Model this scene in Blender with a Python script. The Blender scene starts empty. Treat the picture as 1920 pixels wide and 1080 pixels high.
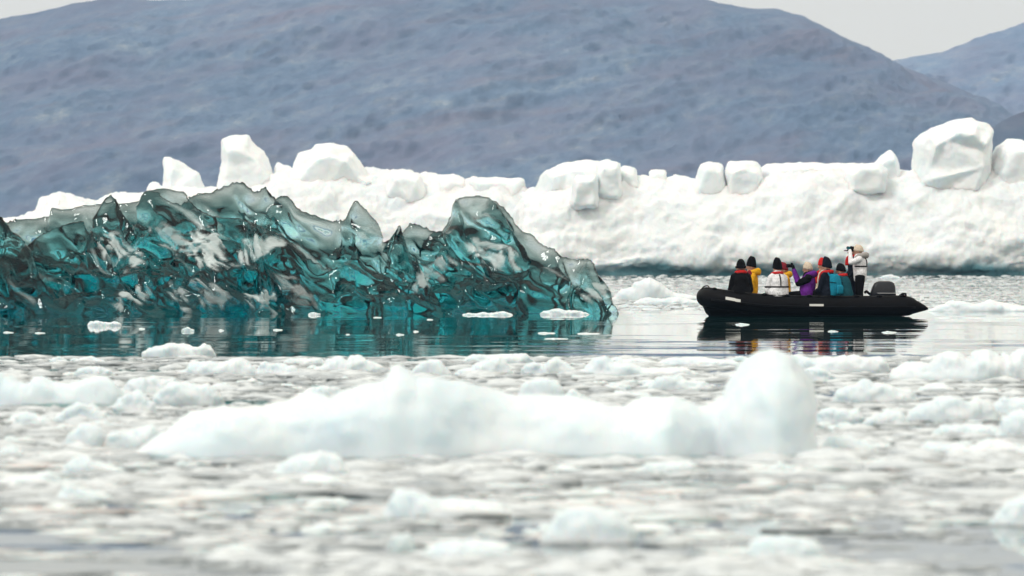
import bpy, bmesh, math, random
import numpy as np
from mathutils import Vector, Matrix
from mathutils.bvhtree import BVHTree

random.seed(7)
RNG = np.random.default_rng(7)
scene = bpy.context.scene
COL = scene.collection
R = math.radians

# ---------------------------------------------------------------- camera
FPX, HOR, EYE = 10666.7, 485.0, 1.5          # focal length in 1920-px units, horizon row, eye height
cam_data = bpy.data.cameras.new('camera')
cam_data.sensor_width = 36.0
cam_data.lens = 200.0
cam_data.shift_y = -(540 - HOR) / 1920.0
cam_data.clip_start = 0.5
cam_data.clip_end = 40000.0
cam_data.dof.use_dof = True
cam_data.dof.focus_distance = 150.0
cam_data.dof.aperture_fstop = 3.8
cam = bpy.data.objects.new('camera', cam_data)
cam.location = (0, 0, EYE)
cam.rotation_euler = (R(90), 0, 0)
COL.objects.link(cam)
scene.camera = cam

# ---------------------------------------------------------------- sky, sun, exposure
SUN_EL, SUN_AZ = 48.0, 230.0                 # azimuth clockwise from +Y (north): high on the left
world = bpy.data.worlds.new('World')
scene.world = world
world.use_nodes = True
wn, wl = world.node_tree.nodes, world.node_tree.links
wn.clear()
sky = wn.new('ShaderNodeTexSky')
sky.sky_type = 'NISHITA'
sky.sun_disc = False
sky.sun_elevation = R(SUN_EL)
sky.sun_rotation = R(SUN_AZ)
sky.dust_density = 3.0
hs = wn.new('ShaderNodeHueSaturation')
hs.inputs['Saturation'].default_value = 0.25
ov = wn.new('ShaderNodeMix')
ov.data_type = 'RGBA'
ov.inputs[0].default_value = 0.8
ov.inputs[7].default_value = (15.8, 14.7, 12.5, 1)    # even overcast veil
bg = wn.new('ShaderNodeBackground')
bg.inputs['Strength'].default_value = 0.1
wo = wn.new('ShaderNodeOutputWorld')
wl.new(sky.outputs[0], hs.inputs['Color'])
wl.new(hs.outputs[0], ov.inputs[6])
wl.new(ov.outputs[2], bg.inputs['Color'])
wl.new(bg.outputs[0], wo.inputs['Surface'])

sun_data = bpy.data.lights.new('sun', 'SUN')
sun_data.energy = 1.3
sun_data.angle = R(12)
sun_data.color = (1.0, 0.98, 0.95)
sun = bpy.data.objects.new('sun', sun_data)
az = R(SUN_AZ)
sdir = Vector((math.sin(az) * math.cos(R(SUN_EL)), math.cos(az) * math.cos(R(SUN_EL)), math.sin(R(SUN_EL))))
sun.rotation_euler = sdir.to_track_quat('Z', 'Y').to_euler()
sun.location = sdir * 100
COL.objects.link(sun)

vs = scene.view_settings
vs.view_transform = 'Standard'
vs.look = 'None'
vs.gamma = 1.0
vs.exposure = -0.2
vs.use_curve_mapping = False
cy = scene.cycles
cy.use_denoising = True
cy.max_bounces = 22
cy.transmission_bounces = 20
cy.glossy_bounces = 5
cy.diffuse_bounces = 3
cy.use_adaptive_sampling = True
cy.adaptive_threshold = 0.02
cy.volume_bounces = 0
cy.transparent_max_bounces = 8
cy.caustics_reflective = True
cy.caustics_refractive = True
cy.sample_clamp_indirect = 6.0

# ---------------------------------------------------------------- helpers
def gx(px, d): return (px - 960.0) / FPX * d
def gz(py, d): return EYE + (HOR - py) / FPX * d
def dist_of(py): return EYE * FPX / (py - HOR)

_PERM = np.random.default_rng(3).permutation(256)
_PERM = np.concatenate([_PERM, _PERM, _PERM])
_g = np.random.default_rng(5).normal(size=(256, 3))
_GRAD = _g / np.linalg.norm(_g, axis=1)[:, None]

def noise(p):
    """gradient noise, p (N,3) -> about -1..1"""
    p = np.asarray(p, dtype=np.float64)
    i = np.floor(p).astype(np.int64)
    f = p - i
    i &= 255
    u = f * f * f * (f * (f * 6 - 15) + 10)
    out = np.zeros(len(p))
    for dx in (0, 1):
        wx = u[:, 0] if dx else 1 - u[:, 0]
        for dy in (0, 1):
            wy = u[:, 1] if dy else 1 - u[:, 1]
            for dz in (0, 1):
                wz = u[:, 2] if dz else 1 - u[:, 2]
                h = _PERM[_PERM[_PERM[(i[:, 0] + dx) & 255] + ((i[:, 1] + dy) & 255)] + ((i[:, 2] + dz) & 255)]
                g = _GRAD[h]
                out += wx * wy * wz * (g[:, 0] * (f[:, 0] - dx) + g[:, 1] * (f[:, 1] - dy) + g[:, 2] * (f[:, 2] - dz))
    return out * 1.5

def fbm(p, octaves=4, gain=0.5, lac=2.03):
    p = np.asarray(p, dtype=np.float64)
    a, s = 1.0, np.zeros(len(p))
    for o in range(octaves):
        s += a * noise(p + 17.3 * o)
        p = p * lac
        a *= gain
    return s

def ridged(p, octaves=3, gain=0.5):
    p = np.asarray(p, dtype=np.float64)
    a, s = 1.0, np.zeros(len(p))
    for o in range(octaves):
        s += a * (1 - 2 * np.abs(noise(p + 9.1 * o)))
        p = p * 2.1
        a *= gain
    return s

_CJ = np.random.default_rng(11).random((256, 3))
def scallop(p):
    """thumb-print pits: distance to the nearest jittered cell point, 0 at a pit's centre"""
    p = np.asarray(p, dtype=np.float64)
    i = np.floor(p).astype(np.int64)
    best = np.full(len(p), 9.0)
    for dx in (-1, 0, 1):
        for dy in (-1, 0, 1):
            for dz in (-1, 0, 1):
                c = i + np.array((dx, dy, dz))
                h = _PERM[_PERM[_PERM[c[:, 0] & 255] + (c[:, 1] & 255)] + (c[:, 2] & 255)]
                q = c + _CJ[h]
                best = np.minimum(best, ((p - q) ** 2).sum(1))
    return np.sqrt(best)

def mesh_np(name, verts, faces, smooth=True):
    """verts (N,3); faces (M,k) array of equal-size polygons"""
    verts = np.asarray(verts, dtype=np.float32)
    faces = np.asarray(faces, dtype=np.int32)
    me = bpy.data.meshes.new(name)
    m, k = faces.shape
    me.vertices.add(len(verts))
    me.vertices.foreach_set('co', verts.ravel())
    me.loops.add(m * k)
    me.loops.foreach_set('vertex_index', faces.ravel())
    me.polygons.add(m)
    me.polygons.foreach_set('loop_start', np.arange(0, m * k, k, dtype=np.int32))
    me.polygons.foreach_set('loop_total', np.full(m, k, dtype=np.int32))
    me.update(calc_edges=True)
    me.validate()
    if smooth:
        me.polygons.foreach_set('use_smooth', np.ones(len(me.polygons), dtype=bool))
    return me

def link(name, me, mat=None, parent=None, loc=None):
    o = bpy.data.objects.new(name, me)
    COL.objects.link(o)
    if mat is not None and me is not None and len(me.materials) == 0:
        me.materials.append(mat)
    if parent is not None:
        o.parent = parent
    if loc is not None:
        o.location = loc
    return o

def tag(o, label=None, cat=None, group=None, kind=None):
    if label: o['label'] = label
    if cat: o['category'] = cat
    if group: o['group'] = group
    if kind: o['kind'] = kind
    return o

def grid_faces(n, m, wrap=False):
    """n rows of m verts"""
    a = np.arange(n * m).reshape(n, m)
    if wrap:
        a = np.concatenate([a, a[:, :1]], axis=1)
    return np.stack([a[:-1, :-1], a[:-1, 1:], a[1:, 1:], a[1:, :-1]], axis=-1).reshape(-1, 4)

def get_co(me):
    c = np.empty(len(me.vertices) * 3, dtype=np.float32)
    me.vertices.foreach_get('co', c)
    return c.reshape(-1, 3).astype(np.float64)

def get_no(me):
    c = np.empty(len(me.vertices) * 3, dtype=np.float32)
    me.vertices.foreach_get('normal', c)
    return c.reshape(-1, 3).astype(np.float64)

def set_co(me, co):
    me.vertices.foreach_set('co', np.asarray(co, dtype=np.float32).ravel())
    me.update()

def remesh(me, voxel, smooth_it=0, smooth_fac=0.5):
    o = bpy.data.objects.new('tmp', me)
    COL.objects.link(o)
    md = o.modifiers.new('r', 'REMESH')
    md.mode = 'VOXEL'
    md.voxel_size = voxel
    if smooth_it:
        sm = o.modifiers.new('s', 'SMOOTH')
        sm.iterations = smooth_it
        sm.factor = smooth_fac
    dg = bpy.context.evaluated_depsgraph_get()
    out = bpy.data.meshes.new_from_object(o.evaluated_get(dg))
    bpy.data.objects.remove(o)
    out.polygons.foreach_set('use_smooth', np.ones(len(out.polygons), dtype=bool))
    return out

# ---------------------------------------------------------------- materials
def new_mat(name):
    m = bpy.data.materials.new(name)
    m.use_nodes = True
    nt = m.node_tree
    b = nt.nodes['Principled BSDF']
    return m, nt, b

def noise_node(nt, scale, detail=4.0, rough=0.55, mapping=None, coord='Object', rot=(0, 0, 0), distortion=0.0):
    tc = nt.nodes.new('ShaderNodeTexCoord')
    mp = nt.nodes.new('ShaderNodeMapping')
    mp.inputs['Scale'].default_value = mapping or (1, 1, 1)
    mp.inputs['Rotation'].default_value = rot
    nz = nt.nodes.new('ShaderNodeTexNoise')
    nz.inputs['Scale'].default_value = scale
    nz.inputs['Detail'].default_value = detail
    nz.inputs['Roughness'].default_value = rough
    nz.inputs['Distortion'].default_value = distortion
    nt.links.new(tc.outputs[coord], mp.inputs['Vector'])
    nt.links.new(mp.outputs[0], nz.inputs['Vector'])
    return nz

def ramp_node(nt, fac, stops):
    r = nt.nodes.new('ShaderNodeValToRGB')
    cr = r.color_ramp
    while len(cr.elements) > 1:
        cr.elements.remove(cr.elements[-1])
    cr.elements[0].position = stops[0][0]
    cr.elements[0].color = (*stops[0][1], 1)
    for p, c in stops[1:]:
        e = cr.elements.new(p)
        e.color = (*c, 1)
    nt.links.new(fac, r.inputs['Fac'])
    return r

def mat_plain(name, col, rough=0.6, bump=0.0, bscale=60.0, vary=0.12, spec=0.4):
    m, nt, b = new_mat(name)
    nz = noise_node(nt, bscale, 4.0)
    lo = tuple(c * (1 - vary) for c in col)
    hi = tuple(min(1, c * (1 + vary)) for c in col)
    rp = ramp_node(nt, nz.outputs['Fac'], [(0.3, lo), (0.7, hi)])
    nt.links.new(rp.outputs[0], b.inputs['Base Color'])
    b.inputs['Roughness'].default_value = rough
    b.inputs['Specular IOR Level'].default_value = spec
    if bump:
        bp = nt.nodes.new('ShaderNodeBump')
        bp.inputs['Strength'].default_value = 0.6
        bp.inputs['Distance'].default_value = bump
        nt.links.new(nz.outputs['Fac'], bp.inputs['Height'])
        nt.links.new(bp.outputs[0], b.inputs['Normal'])
    return m

def mat_white_ice(name, scale, sss=0.3, lo=(0.80, 0.84, 0.86), hi=(0.90, 0.91, 0.91), bump=0.02, streak=None, wet=None):
    m, nt, b = new_mat(name)
    nz = noise_node(nt, scale, 6.0, 0.6)
    rp = ramp_node(nt, nz.outputs['Fac'], [(0.3, lo), (0.62, hi)])
    col = rp.outputs[0]
    if streak:                                   # faint sediment and melt streaks running down the face
        ns = noise_node(nt, streak, 5.0, 0.6, mapping=(1, 1, 0.22))
        rs = ramp_node(nt, ns.outputs['Fac'], [(0.58, (0, 0, 0)), (0.78, (1, 1, 1))])
        mx = nt.nodes.new('ShaderNodeMix'); mx.data_type = 'RGBA'
        ma = nt.nodes.new('ShaderNodeMath'); ma.operation = 'MULTIPLY'; ma.inputs[1].default_value = 0.5
        nt.links.new(rs.outputs[0], ma.inputs[0])
        nt.links.new(ma.outputs[0], mx.inputs[0])
        nt.links.new(col, mx.inputs[6])
        mx.inputs[7].default_value = (0.70, 0.70, 0.66, 1)
        col = mx.outputs[2]
    if wet:                                      # sea-washed blue-green clear ice in a ragged band at the waterline
        tc = nt.nodes.new('ShaderNodeTexCoord')
        sp = nt.nodes.new('ShaderNodeSeparateXYZ')
        nt.links.new(tc.outputs['Object'], sp.inputs[0])
        nw = noise_node(nt, wet[1], 4.0, 0.6, mapping=(1, 1, 0.6))
        ad = nt.nodes.new('ShaderNodeMath'); ad.operation = 'MULTIPLY_ADD'
        ad.inputs[1].default_value = wet[0] * 2.6; ad.inputs[2].default_value = -wet[0] * 0.85
        nt.links.new(nw.outputs['Fac'], ad.inputs[0])
        su = nt.nodes.new('ShaderNodeMath'); su.operation = 'SUBTRACT'
        nt.links.new(ad.outputs[0], su.inputs[0]); nt.links.new(sp.outputs['Z'], su.inputs[1])
        mr = nt.nodes.new('ShaderNodeMapRange')
        mr.inputs['From Min'].default_value = -wet[0] * 0.25; mr.inputs['From Max'].default_value = wet[0] * 0.3
        nt.links.new(su.outputs[0], mr.inputs['Value'])
        mx = nt.nodes.new('ShaderNodeMix'); mx.data_type = 'RGBA'
        nt.links.new(mr.outputs[0], mx.inputs[0])
        nt.links.new(col, mx.inputs[6])
        mx.inputs[7].default_value = (*wet[2], 1)
        col = mx.outputs[2]
    nt.links.new(col, b.inputs['Base Color'])
    b.inputs['Roughness'].default_value = 0.55
    b.inputs['Specular IOR Level'].default_value = 0.25
    if sss:
        b.inputs['Subsurface Weight'].default_value = 0.6
        b.inputs['Subsurface Radius'].default_value = (0.35, 0.8, 1.0)
        b.inputs['Subsurface Scale'].default_value = sss
    if bump:
        n2 = noise_node(nt, scale * 3.5, 6.0, 0.65)
        bp = nt.nodes.new('ShaderNodeBump')
        bp.inputs['Strength'].default_value = 0.7
        bp.inputs['Distance'].default_value = bump
        nt.links.new(n2.outputs['Fac'], bp.inputs['Height'])
        nt.links.new(bp.outputs[0], b.inputs['Normal'])
    return m

# ---------------------------------------------------------------- water
def mat_water():
    m, nt, b = new_mat('sea_water')
    N, L = nt.nodes, nt.links
    b.inputs['Base Color'].default_value = (0.003, 0.045, 0.05, 1)
    b.inputs['Roughness'].default_value = 0.02
    b.inputs['IOR'].default_value = 1.333
    tc = N.new('ShaderNodeTexCoord')

    def layer(scale_xyz, nscale, detail):
        mp = N.new('ShaderNodeMapping'); mp.inputs['Scale'].default_value = scale_xyz
        nz = N.new('ShaderNodeTexNoise'); nz.inputs['Scale'].default_value = nscale
        nz.inputs['Detail'].default_value = detail; nz.inputs['Roughness'].default_value = 0.5
        L.new(tc.outputs['Object'], mp.inputs['Vector']); L.new(mp.outputs[0], nz.inputs['Vector'])
        sb = N.new('ShaderNodeVectorMath'); sb.operation = 'SUBTRACT'
        sb.inputs[1].default_value = (0.5, 0.5, 0.5)
        L.new(nz.outputs['Color'], sb.inputs[0])
        return sb.outputs[0]

    swell = layer((0.06, 0.17, 1), 1.0, 3.0)
    ripple = layer((0.35, 1.1, 1), 1.0, 3.0)
    # ripples come in long cat's-paw bands
    mp = N.new('ShaderNodeMapping'); mp.inputs['Scale'].default_value = (0.03, 0.22, 1)
    pz = N.new('ShaderNodeTexNoise'); pz.inputs['Scale'].default_value = 1.0; pz.inputs['Detail'].default_value = 3.0
    L.new(tc.outputs['Object'], mp.inputs['Vector']); L.new(mp.outputs[0], pz.inputs['Vector'])
    mr = N.new('ShaderNodeMapRange')
    mr.inputs['From Min'].default_value = 0.48; mr.inputs['From Max'].default_value = 0.68
    mr.inputs['To Min'].default_value = 0.026; mr.inputs['To Max'].default_value = 0.06
    L.new(pz.outputs['Fac'], mr.inputs['Value'])
    s1 = N.new('ShaderNodeVectorMath'); s1.operation = 'SCALE'; s1.inputs['Scale'].default_value = 0.035
    L.new(swell, s1.inputs[0])
    s2 = N.new('ShaderNodeVectorMath'); s2.operation = 'SCALE'
    L.new(ripple, s2.inputs[0]); L.new(mr.outputs[0], s2.inputs['Scale'])
    ad = N.new('ShaderNodeVectorMath'); ad.operation = 'ADD'
    L.new(s1.outputs[0], ad.inputs[0]); L.new(s2.outputs[0], ad.inputs[1])
    ml = N.new('ShaderNodeVectorMath'); ml.operation = 'MULTIPLY'; ml.inputs[1].default_value = (0.5, 1, 0)
    L.new(ad.outputs[0], ml.inputs[0])
    up = N.new('ShaderNodeVectorMath'); up.operation = 'ADD'; up.inputs[1].default_value = (0, 0, 1)
    L.new(ml.outputs[0], up.inputs[0])
    nn = N.new('ShaderNodeVectorMath'); nn.operation = 'NORMALIZE'
    L.new(up.outputs[0], nn.inputs[0])
    L.new(nn.outputs[0], b.inputs['Normal'])
    return m

M_WATER = mat_water()
ys = [-180, 20, 60, 100, 150, 200, 300, 600, 1500, 4000, 6850]
xs = [-3900, -1000, -200, -40, 0, 40, 200, 1000, 3900]
vv = np.array([(x, y, 0.0) for y in ys for x in xs])
tag(link('water', mesh_np('water', vv, grid_faces(len(ys), len(xs)), smooth=False), M_WATER), kind='structure')

# ---------------------------------------------------------------- mountains
def mat_mountain(name, tilt=0.0, gain=1.0):
    m, nt, b = new_mat(name)
    N, L = nt.nodes, nt.links
    warp = noise_node(nt, 0.004, 3.0)
    tc = N.new('ShaderNodeTexCoord')
    wv = N.new('ShaderNodeVectorMath'); wv.operation = 'SCALE'; wv.inputs['Scale'].default_value = 45.0
    L.new(warp.outputs['Color'], wv.inputs[0])
    av = N.new('ShaderNodeVectorMath'); av.operation = 'ADD'
    L.new(tc.outputs['Object'], av.inputs[0]); L.new(wv.outputs[0], av.inputs[1])
    def nz(scale, mapping, detail=8.0, rough=0.62):
        mp = N.new('ShaderNodeMapping'); mp.inputs['Scale'].default_value = mapping
        vr_ = N.new('ShaderNodeVectorRotate'); vr_.rotation_type = 'Y_AXIS'; vr_.inputs['Angle'].default_value = tilt
        n = N.new('ShaderNodeTexNoise'); n.inputs['Scale'].default_value = scale
        n.inputs['Detail'].default_value = detail; n.inputs['Roughness'].default_value = rough
        L.new(av.outputs[0], vr_.inputs['Vector']); L.new(vr_.outputs[0], mp.inputs['Vector']); L.new(mp.outputs[0], n.inputs['Vector'])
        return n
    rock = nz(0.07, (0.45, 0.12, 1.0), 12.0, 0.78)
    veg = nz(0.012, (0.5, 0.2, 1.8), 9.0, 0.68)
    rust = nz(0.02, (0.25, 0.15, 2.4), 9.0, 0.65)
    r1 = ramp_node(nt, rock.outputs['Fac'], [(p_, tuple(min(0.9, c_ * gain) for c_ in k_)) for p_, k_ in [(0.34, (0.085, 0.125, 0.195)), (0.5, (0.135, 0.19, 0.285)), (0.60, (0.20, 0.25, 0.32)), (0.70, (0.38, 0.40, 0.40))]])  # blue of the distance haze is put into the rock's own grey
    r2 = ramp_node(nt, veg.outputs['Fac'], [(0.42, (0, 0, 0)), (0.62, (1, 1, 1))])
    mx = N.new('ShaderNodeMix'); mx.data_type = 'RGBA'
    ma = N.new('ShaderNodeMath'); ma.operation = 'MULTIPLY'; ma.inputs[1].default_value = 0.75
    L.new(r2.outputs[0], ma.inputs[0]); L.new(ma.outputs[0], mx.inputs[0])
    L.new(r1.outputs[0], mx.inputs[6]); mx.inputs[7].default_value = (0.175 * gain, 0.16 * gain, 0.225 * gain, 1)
    r3 = ramp_node(nt, rust.outputs['Fac'], [(0.55, (0, 0, 0)), (0.70, (1, 1, 1))])
    mb = N.new('ShaderNodeMath'); mb.operation = 'MULTIPLY'; mb.inputs[1].default_value = 0.45
    L.new(r3.outputs[0], mb.inputs[0])
    my = N.new('ShaderNodeMix'); my.data_type = 'RGBA'
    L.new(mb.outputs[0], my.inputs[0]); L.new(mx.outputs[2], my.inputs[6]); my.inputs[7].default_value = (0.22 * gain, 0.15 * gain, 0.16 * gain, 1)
    tone = nz(0.0045, (0.6, 0.3, 1.4), 5.0, 0.6)
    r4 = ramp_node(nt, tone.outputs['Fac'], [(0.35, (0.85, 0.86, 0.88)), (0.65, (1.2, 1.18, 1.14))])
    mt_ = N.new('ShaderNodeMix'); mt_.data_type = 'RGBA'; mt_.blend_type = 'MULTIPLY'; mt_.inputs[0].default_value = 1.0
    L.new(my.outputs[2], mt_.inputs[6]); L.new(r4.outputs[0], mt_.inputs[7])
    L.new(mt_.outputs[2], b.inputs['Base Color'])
    fine = nz(0.035, (0.6, 0.3, 1.0), 12.0, 0.7)
    bm_ = N.new('ShaderNodeBump'); bm_.inputs['Strength'].default_value = 1.0; bm_.inputs['Distance'].default_value = 4.0
    L.new(fine.outputs['Fac'], bm_.inputs['Height']); L.new(bm_.outputs[0], b.inputs['Normal'])
    b.inputs['Roughness'].default_value = 0.95
    b.inputs['Specular IOR Level'].default_value = 0.1
    return m

def mountain(name, crest, d_base, d_crest, mat, label, relief=1.0, seed=0.0, nu=420, nv=120, tilt=0.2):
    cx = np.array([c[0] for c in crest], float); cyy = np.array([c[1] for c in crest], float)
    u = np.linspace(cx[0], cx[-1], nu)
    py = np.interp(u, cx, cyy)
    k = np.ones(7) / 7
    py = np.convolve(np.pad(py, 3, mode='edge'), k, mode='valid')
    X = (u - 960) / FPX * d_crest
    H = EYE + (HOR - py) / FPX * d_crest
    v = np.linspace(0, 1.35, nv)
    P = np.zeros((nv, nu, 3))
    for j, t in enumerate(v):
        if t <= 1:
            prof = -0.03 + 1.03 * (0.62 * t + 0.38 * math.sin(t * math.pi / 2))
        else:
            prof = 1.0 - 0.55 * (t - 1) / 0.35
        y = d_base + (d_crest - d_base) * t
        P[j, :, 0] = X
        P[j, :, 1] = y
        P[j, :, 2] = H * prof
    Q = P.reshape(-1, 3).copy()
    T = np.repeat(v, nu)
    fade = np.clip(T * 4, 0, 1) * np.where(T > 1, 0.3, np.clip((1.0 - T) * 5, 0.06, 1))
    # gullies and benches; lines slope up to the right on the left flank
    sh = Q.copy()
    sh[:, 2] = sh[:, 2] - 0.25 * sh[:, 0]
    s = sh * np.array((1 / 260., 1 / 500., 1 / 70.)) + seed
    s2 = sh * np.array((1 / 85., 1 / 160., 1 / 26.)) + seed
    s3 = sh * np.array((1 / 26., 1 / 60., 1 / 9.)) + seed
    dz = 11 * fbm(s, 3) + 3.2 * ridged(s2, 3) + 1.6 * ridged(s3, 2)
    Q[:, 2] += relief * fade * dz
    Q[:, 1] -= relief * fade * 3.0 * dz
    crestn = np.where(np.abs(T - 1) < 0.05, 1.0, 0.0)
    Q[:, 2] += crestn * 1.2 * fbm(Q * np.array((1 / 22., 0, 0)) + seed + 3, 4)
    o = link(name, mesh_np(name, Q, grid_faces(nv, nu)), mat)
    tag(o, label, kind='structure')
    return o

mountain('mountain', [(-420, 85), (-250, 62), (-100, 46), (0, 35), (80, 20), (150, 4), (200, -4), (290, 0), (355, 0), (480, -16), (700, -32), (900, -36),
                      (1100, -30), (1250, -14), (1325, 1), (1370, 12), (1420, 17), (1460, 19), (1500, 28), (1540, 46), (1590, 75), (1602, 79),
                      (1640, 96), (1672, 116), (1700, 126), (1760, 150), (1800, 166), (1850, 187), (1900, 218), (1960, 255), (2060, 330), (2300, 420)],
         4300, 5400, mat_mountain('mountain_hazed_rock', R(14)), 'long blue-grey mountain filling the view behind the white icebergs', 1.0, 1.3, 860, 250)
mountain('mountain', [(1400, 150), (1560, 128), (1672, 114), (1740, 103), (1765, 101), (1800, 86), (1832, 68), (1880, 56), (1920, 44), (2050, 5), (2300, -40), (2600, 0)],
         5900, 6500, mat_mountain('far_mountain_hazed_rock', R(10), 1.3), 'paler farther mountain rising at the upper right corner', 1.3, 7.7, 260, 110)  # gain pales the rock colour in place of deeper haze
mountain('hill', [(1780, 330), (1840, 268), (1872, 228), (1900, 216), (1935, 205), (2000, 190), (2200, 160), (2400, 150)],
         3500, 3900, mat_mountain('near_hill_hazed_rock', R(-8), 0.6), 'low dark hill behind the white ice at the right edge', 0.6, 3.1, 160, 70)

# haze: the air between here and the mountains
def haze_box():
    x0, x1, y0, y1, z0, z1 = -4000, 4000, -200, 6900, -4.0, 350.0
    v = [(x, y, z) for z in (z0, z1) for y in (y0, y1) for x in (x0, x1)]
    f = [(0, 2, 3, 1), (4, 5, 7, 6), (0, 1, 5, 4), (2, 6, 7, 3), (0, 4, 6, 2), (1, 3, 7, 5)]
    m = bpy.data.materials.new('haze_air')
    m.use_nodes = True
    nt = m.node_tree
    nt.nodes.clear()
    pv = nt.nodes.new('ShaderNodeVolumePrincipled')
    pv.inputs['Color'].default_value = (0.42, 0.64, 1.0, 1)
    pv.inputs['Density'].default_value = 0.0001
    out = nt.nodes.new('ShaderNodeOutputMaterial')
    nt.links.new(pv.outputs[0], out.inputs['Volume'])
    o = link('haze', mesh_np('haze', v, f, smooth=False), m)
    tag(o, 'thin bluish haze in front of the mountains', kind='stuff')
haze_box()

# ---------------------------------------------------------------- white icebergs
M_BERG = mat_white_ice('glacier_ice', 0.35, sss=0.5, lo=(0.79, 0.85, 0.90), hi=(0.885, 0.92, 0.95), bump=0.3, streak=0.35, wet=(1.5, 0.13, (0.15, 0.34, 0.40)))
M_BLOCK = mat_white_ice('berg_block_ice', 0.5, sss=0.6, lo=(0.80, 0.86, 0.90), hi=(0.885, 0.92, 0.95), bump=0.08)
D_BERG = 533.0

def berg_body(name, top, px_step, label, seed, d=D_BERG, depth=26.0, parent_empty=True):
    tx = np.array([t[0] for t in top], float); ty = np.array([t[1] for t in top], float)
    u = np.arange(tx[0], tx[-1] + 0.1, px_step)
    H = gz(np.interp(u, tx, ty), d + 8) + 0.3
    X = gx(u, d + 3)
    prof = [(3.0, -0.16), (1.9, -0.10), (1.1, -0.03), (0.8, 0.01), (0.5, 0.03), (0.2, 0.06), (0.0, 0.10), (0.0, 0.17), (0.35, 0.27), (0.9, 0.38), (1.5, 0.5), (2.2, 0.62), (3.0, 0.73), (4.2, 0.84),
            (5.6, 0.92), (7.6, 0.98), (10, 1.0), (14, 0.99), (19, 0.95), (depth, 0.7), (depth + 1.5, 0.2), (depth + 1.5, -0.16)]
    pp = np.array(prof)
    seg = np.concatenate([[0], np.cumsum(np.linalg.norm(np.diff(pp * np.array((1, 9)), axis=0), axis=1))])
    nt_ = 150
    tt = np.linspace(0, seg[-1], nt_) ** 1.0
    tt = seg[-1] * (np.linspace(0, 1, nt_) ** 1.25)
    py_ = np.interp(tt, seg, pp[:, 0]); pz_ = np.interp(tt, seg, pp[:, 1])
    # ends taper to the water
    n = len(u)
    end = np.minimum(np.minimum(np.arange(n), np.arange(n)[::-1]) / 6.0, 1.0) ** 0.5
    P = np.zeros((n, nt_, 3))
    P[:, :, 0] = X[:, None]
    P[:, :, 1] = d + py_[None, :] + 4.0 * (1 - end)[:, None] + 2.2 * fbm(np.stack([X / 16, X * 0 + seed, X * 0], 1), 2)[:, None]
    P[:, :, 2] = pz_[None, :] * (H * (0.35 + 0.65 * end))[:, None]
    Q = P.reshape(-1, 3)
    me = mesh_np(name, Q, grid_faces(n, nt_))
    no = get_no(me)
    if no[n // 2 * nt_ + 40, 1] > 0:
        me.flip_normals(); no = -no
    h = Q[:, 2]
    w = np.clip(h / 1.5 + 0.6, 0.15, 1)
    q = Q + seed * 13.0
    # rubble: blocky cells piled on each other, with bulges and vertical flutes
    wq = q + 1.2 * np.stack([noise(q / 3.0), noise(q / 3.0 + 50), noise(q / 3.0 + 90)], 1)
    big = fbm(q / 8.0, 3)
    slump = ridged(wq * np.array((1 / 7.0, 1 / 7.0, 1 / 3.2)), 3, 0.55)
    flute = fbm(wq * np.array((1 / 1.3, 1 / 1.3, 1 / 6.0)) + 11, 3)
    crust = np.round(1.6 * fbm(wq / 2.6 + 5, 2)) * 0.16
    patch = np.clip(0.5 + 1.2 * noise(q / 10.0 + 31), 0, 1)
    disp = 0.8 * big - 0.34 * slump + 0.20 * flute * patch + crust * (1 - patch) + 0.15 * fbm(q / 0.8, 4, 0.6)
    Q2 = Q + no * (disp * w)[:, None]
    keep = Q[:, 2] < -0.3
    Q2[keep] = Q[keep]
    set_co(me, Q2)
    me.materials.append(M_BERG)
    return me

def outline_block(pts, d, depth, voxel=0.12, seed=0.0, bulge=0.25, rough=0.10, inset=0.12):
    """a solid ice block from its front outline (pixels at distance d): front and back faces smaller than the girth"""
    pts = [(gx(p[0], d), gz(p[1], d)) for p in pts]
    c = np.mean(np.array(pts), axis=0)
    pts = [(p[0] + (0.25 if p[0] > c[0] else -0.25) * (p[1] < c[1]), p[1] - (1.3 if p[1] < c[1] else 0.0)) for p in pts]      # the foot is buried in the wall
    c = (c[0], min(p[1] for p in pts) * 0.5 + c[1] * 0.5)
    bm = bmesh.new()
    rings = [(-bulge * depth - depth / 2, 1 - 2.6 * inset), (-depth / 2, 1 - inset), (-depth * 0.2, 1.0), (depth * 0.25, 1.0), (depth / 2, 1 - inset), (depth * 0.62, 1 - 3 * inset)]
    vr = []
    for k_, (yy, s) in enumerate(rings):
        vr.append([bm.verts.new((c[0] + (p[0] - c[0]) * s, d + yy + 0.10 * depth * math.sin(3.1 * i + seed), c[1] + (p[1] - c[1]) * (s - 0.12 * (1 - s) * math.sin(5.3 * i + seed + k_)))) for i, p in enumerate(pts)])
    n = len(pts)
    for a, b_ in zip(vr[:-1], vr[1:]):
        for i in range(n):
            bm.faces.new((a[i], a[(i + 1) % n], b_[(i + 1) % n], b_[i]))
    bm.faces.new(vr[0][::-1]); bm.faces.new(vr[-1])
    bmesh.ops.recalc_face_normals(bm, faces=bm.faces)
    bmesh.ops.triangulate(bm, faces=bm.faces)
    me = bpy.data.meshes.new('block')
    bm.to_mesh(me); bm.free()
    me2 = remesh(me, voxel, 8, 0.5)
    co, no = get_co(me2), get_no(me2)
    q = co + seed * 7.7
    dsp = rough * (1.6 * fbm(q / 1.5, 4) + 1.0 * (0.5 - scallop(q / 1.7)))
    set_co(me2, co + no * dsp[:, None])
    return me2

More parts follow.
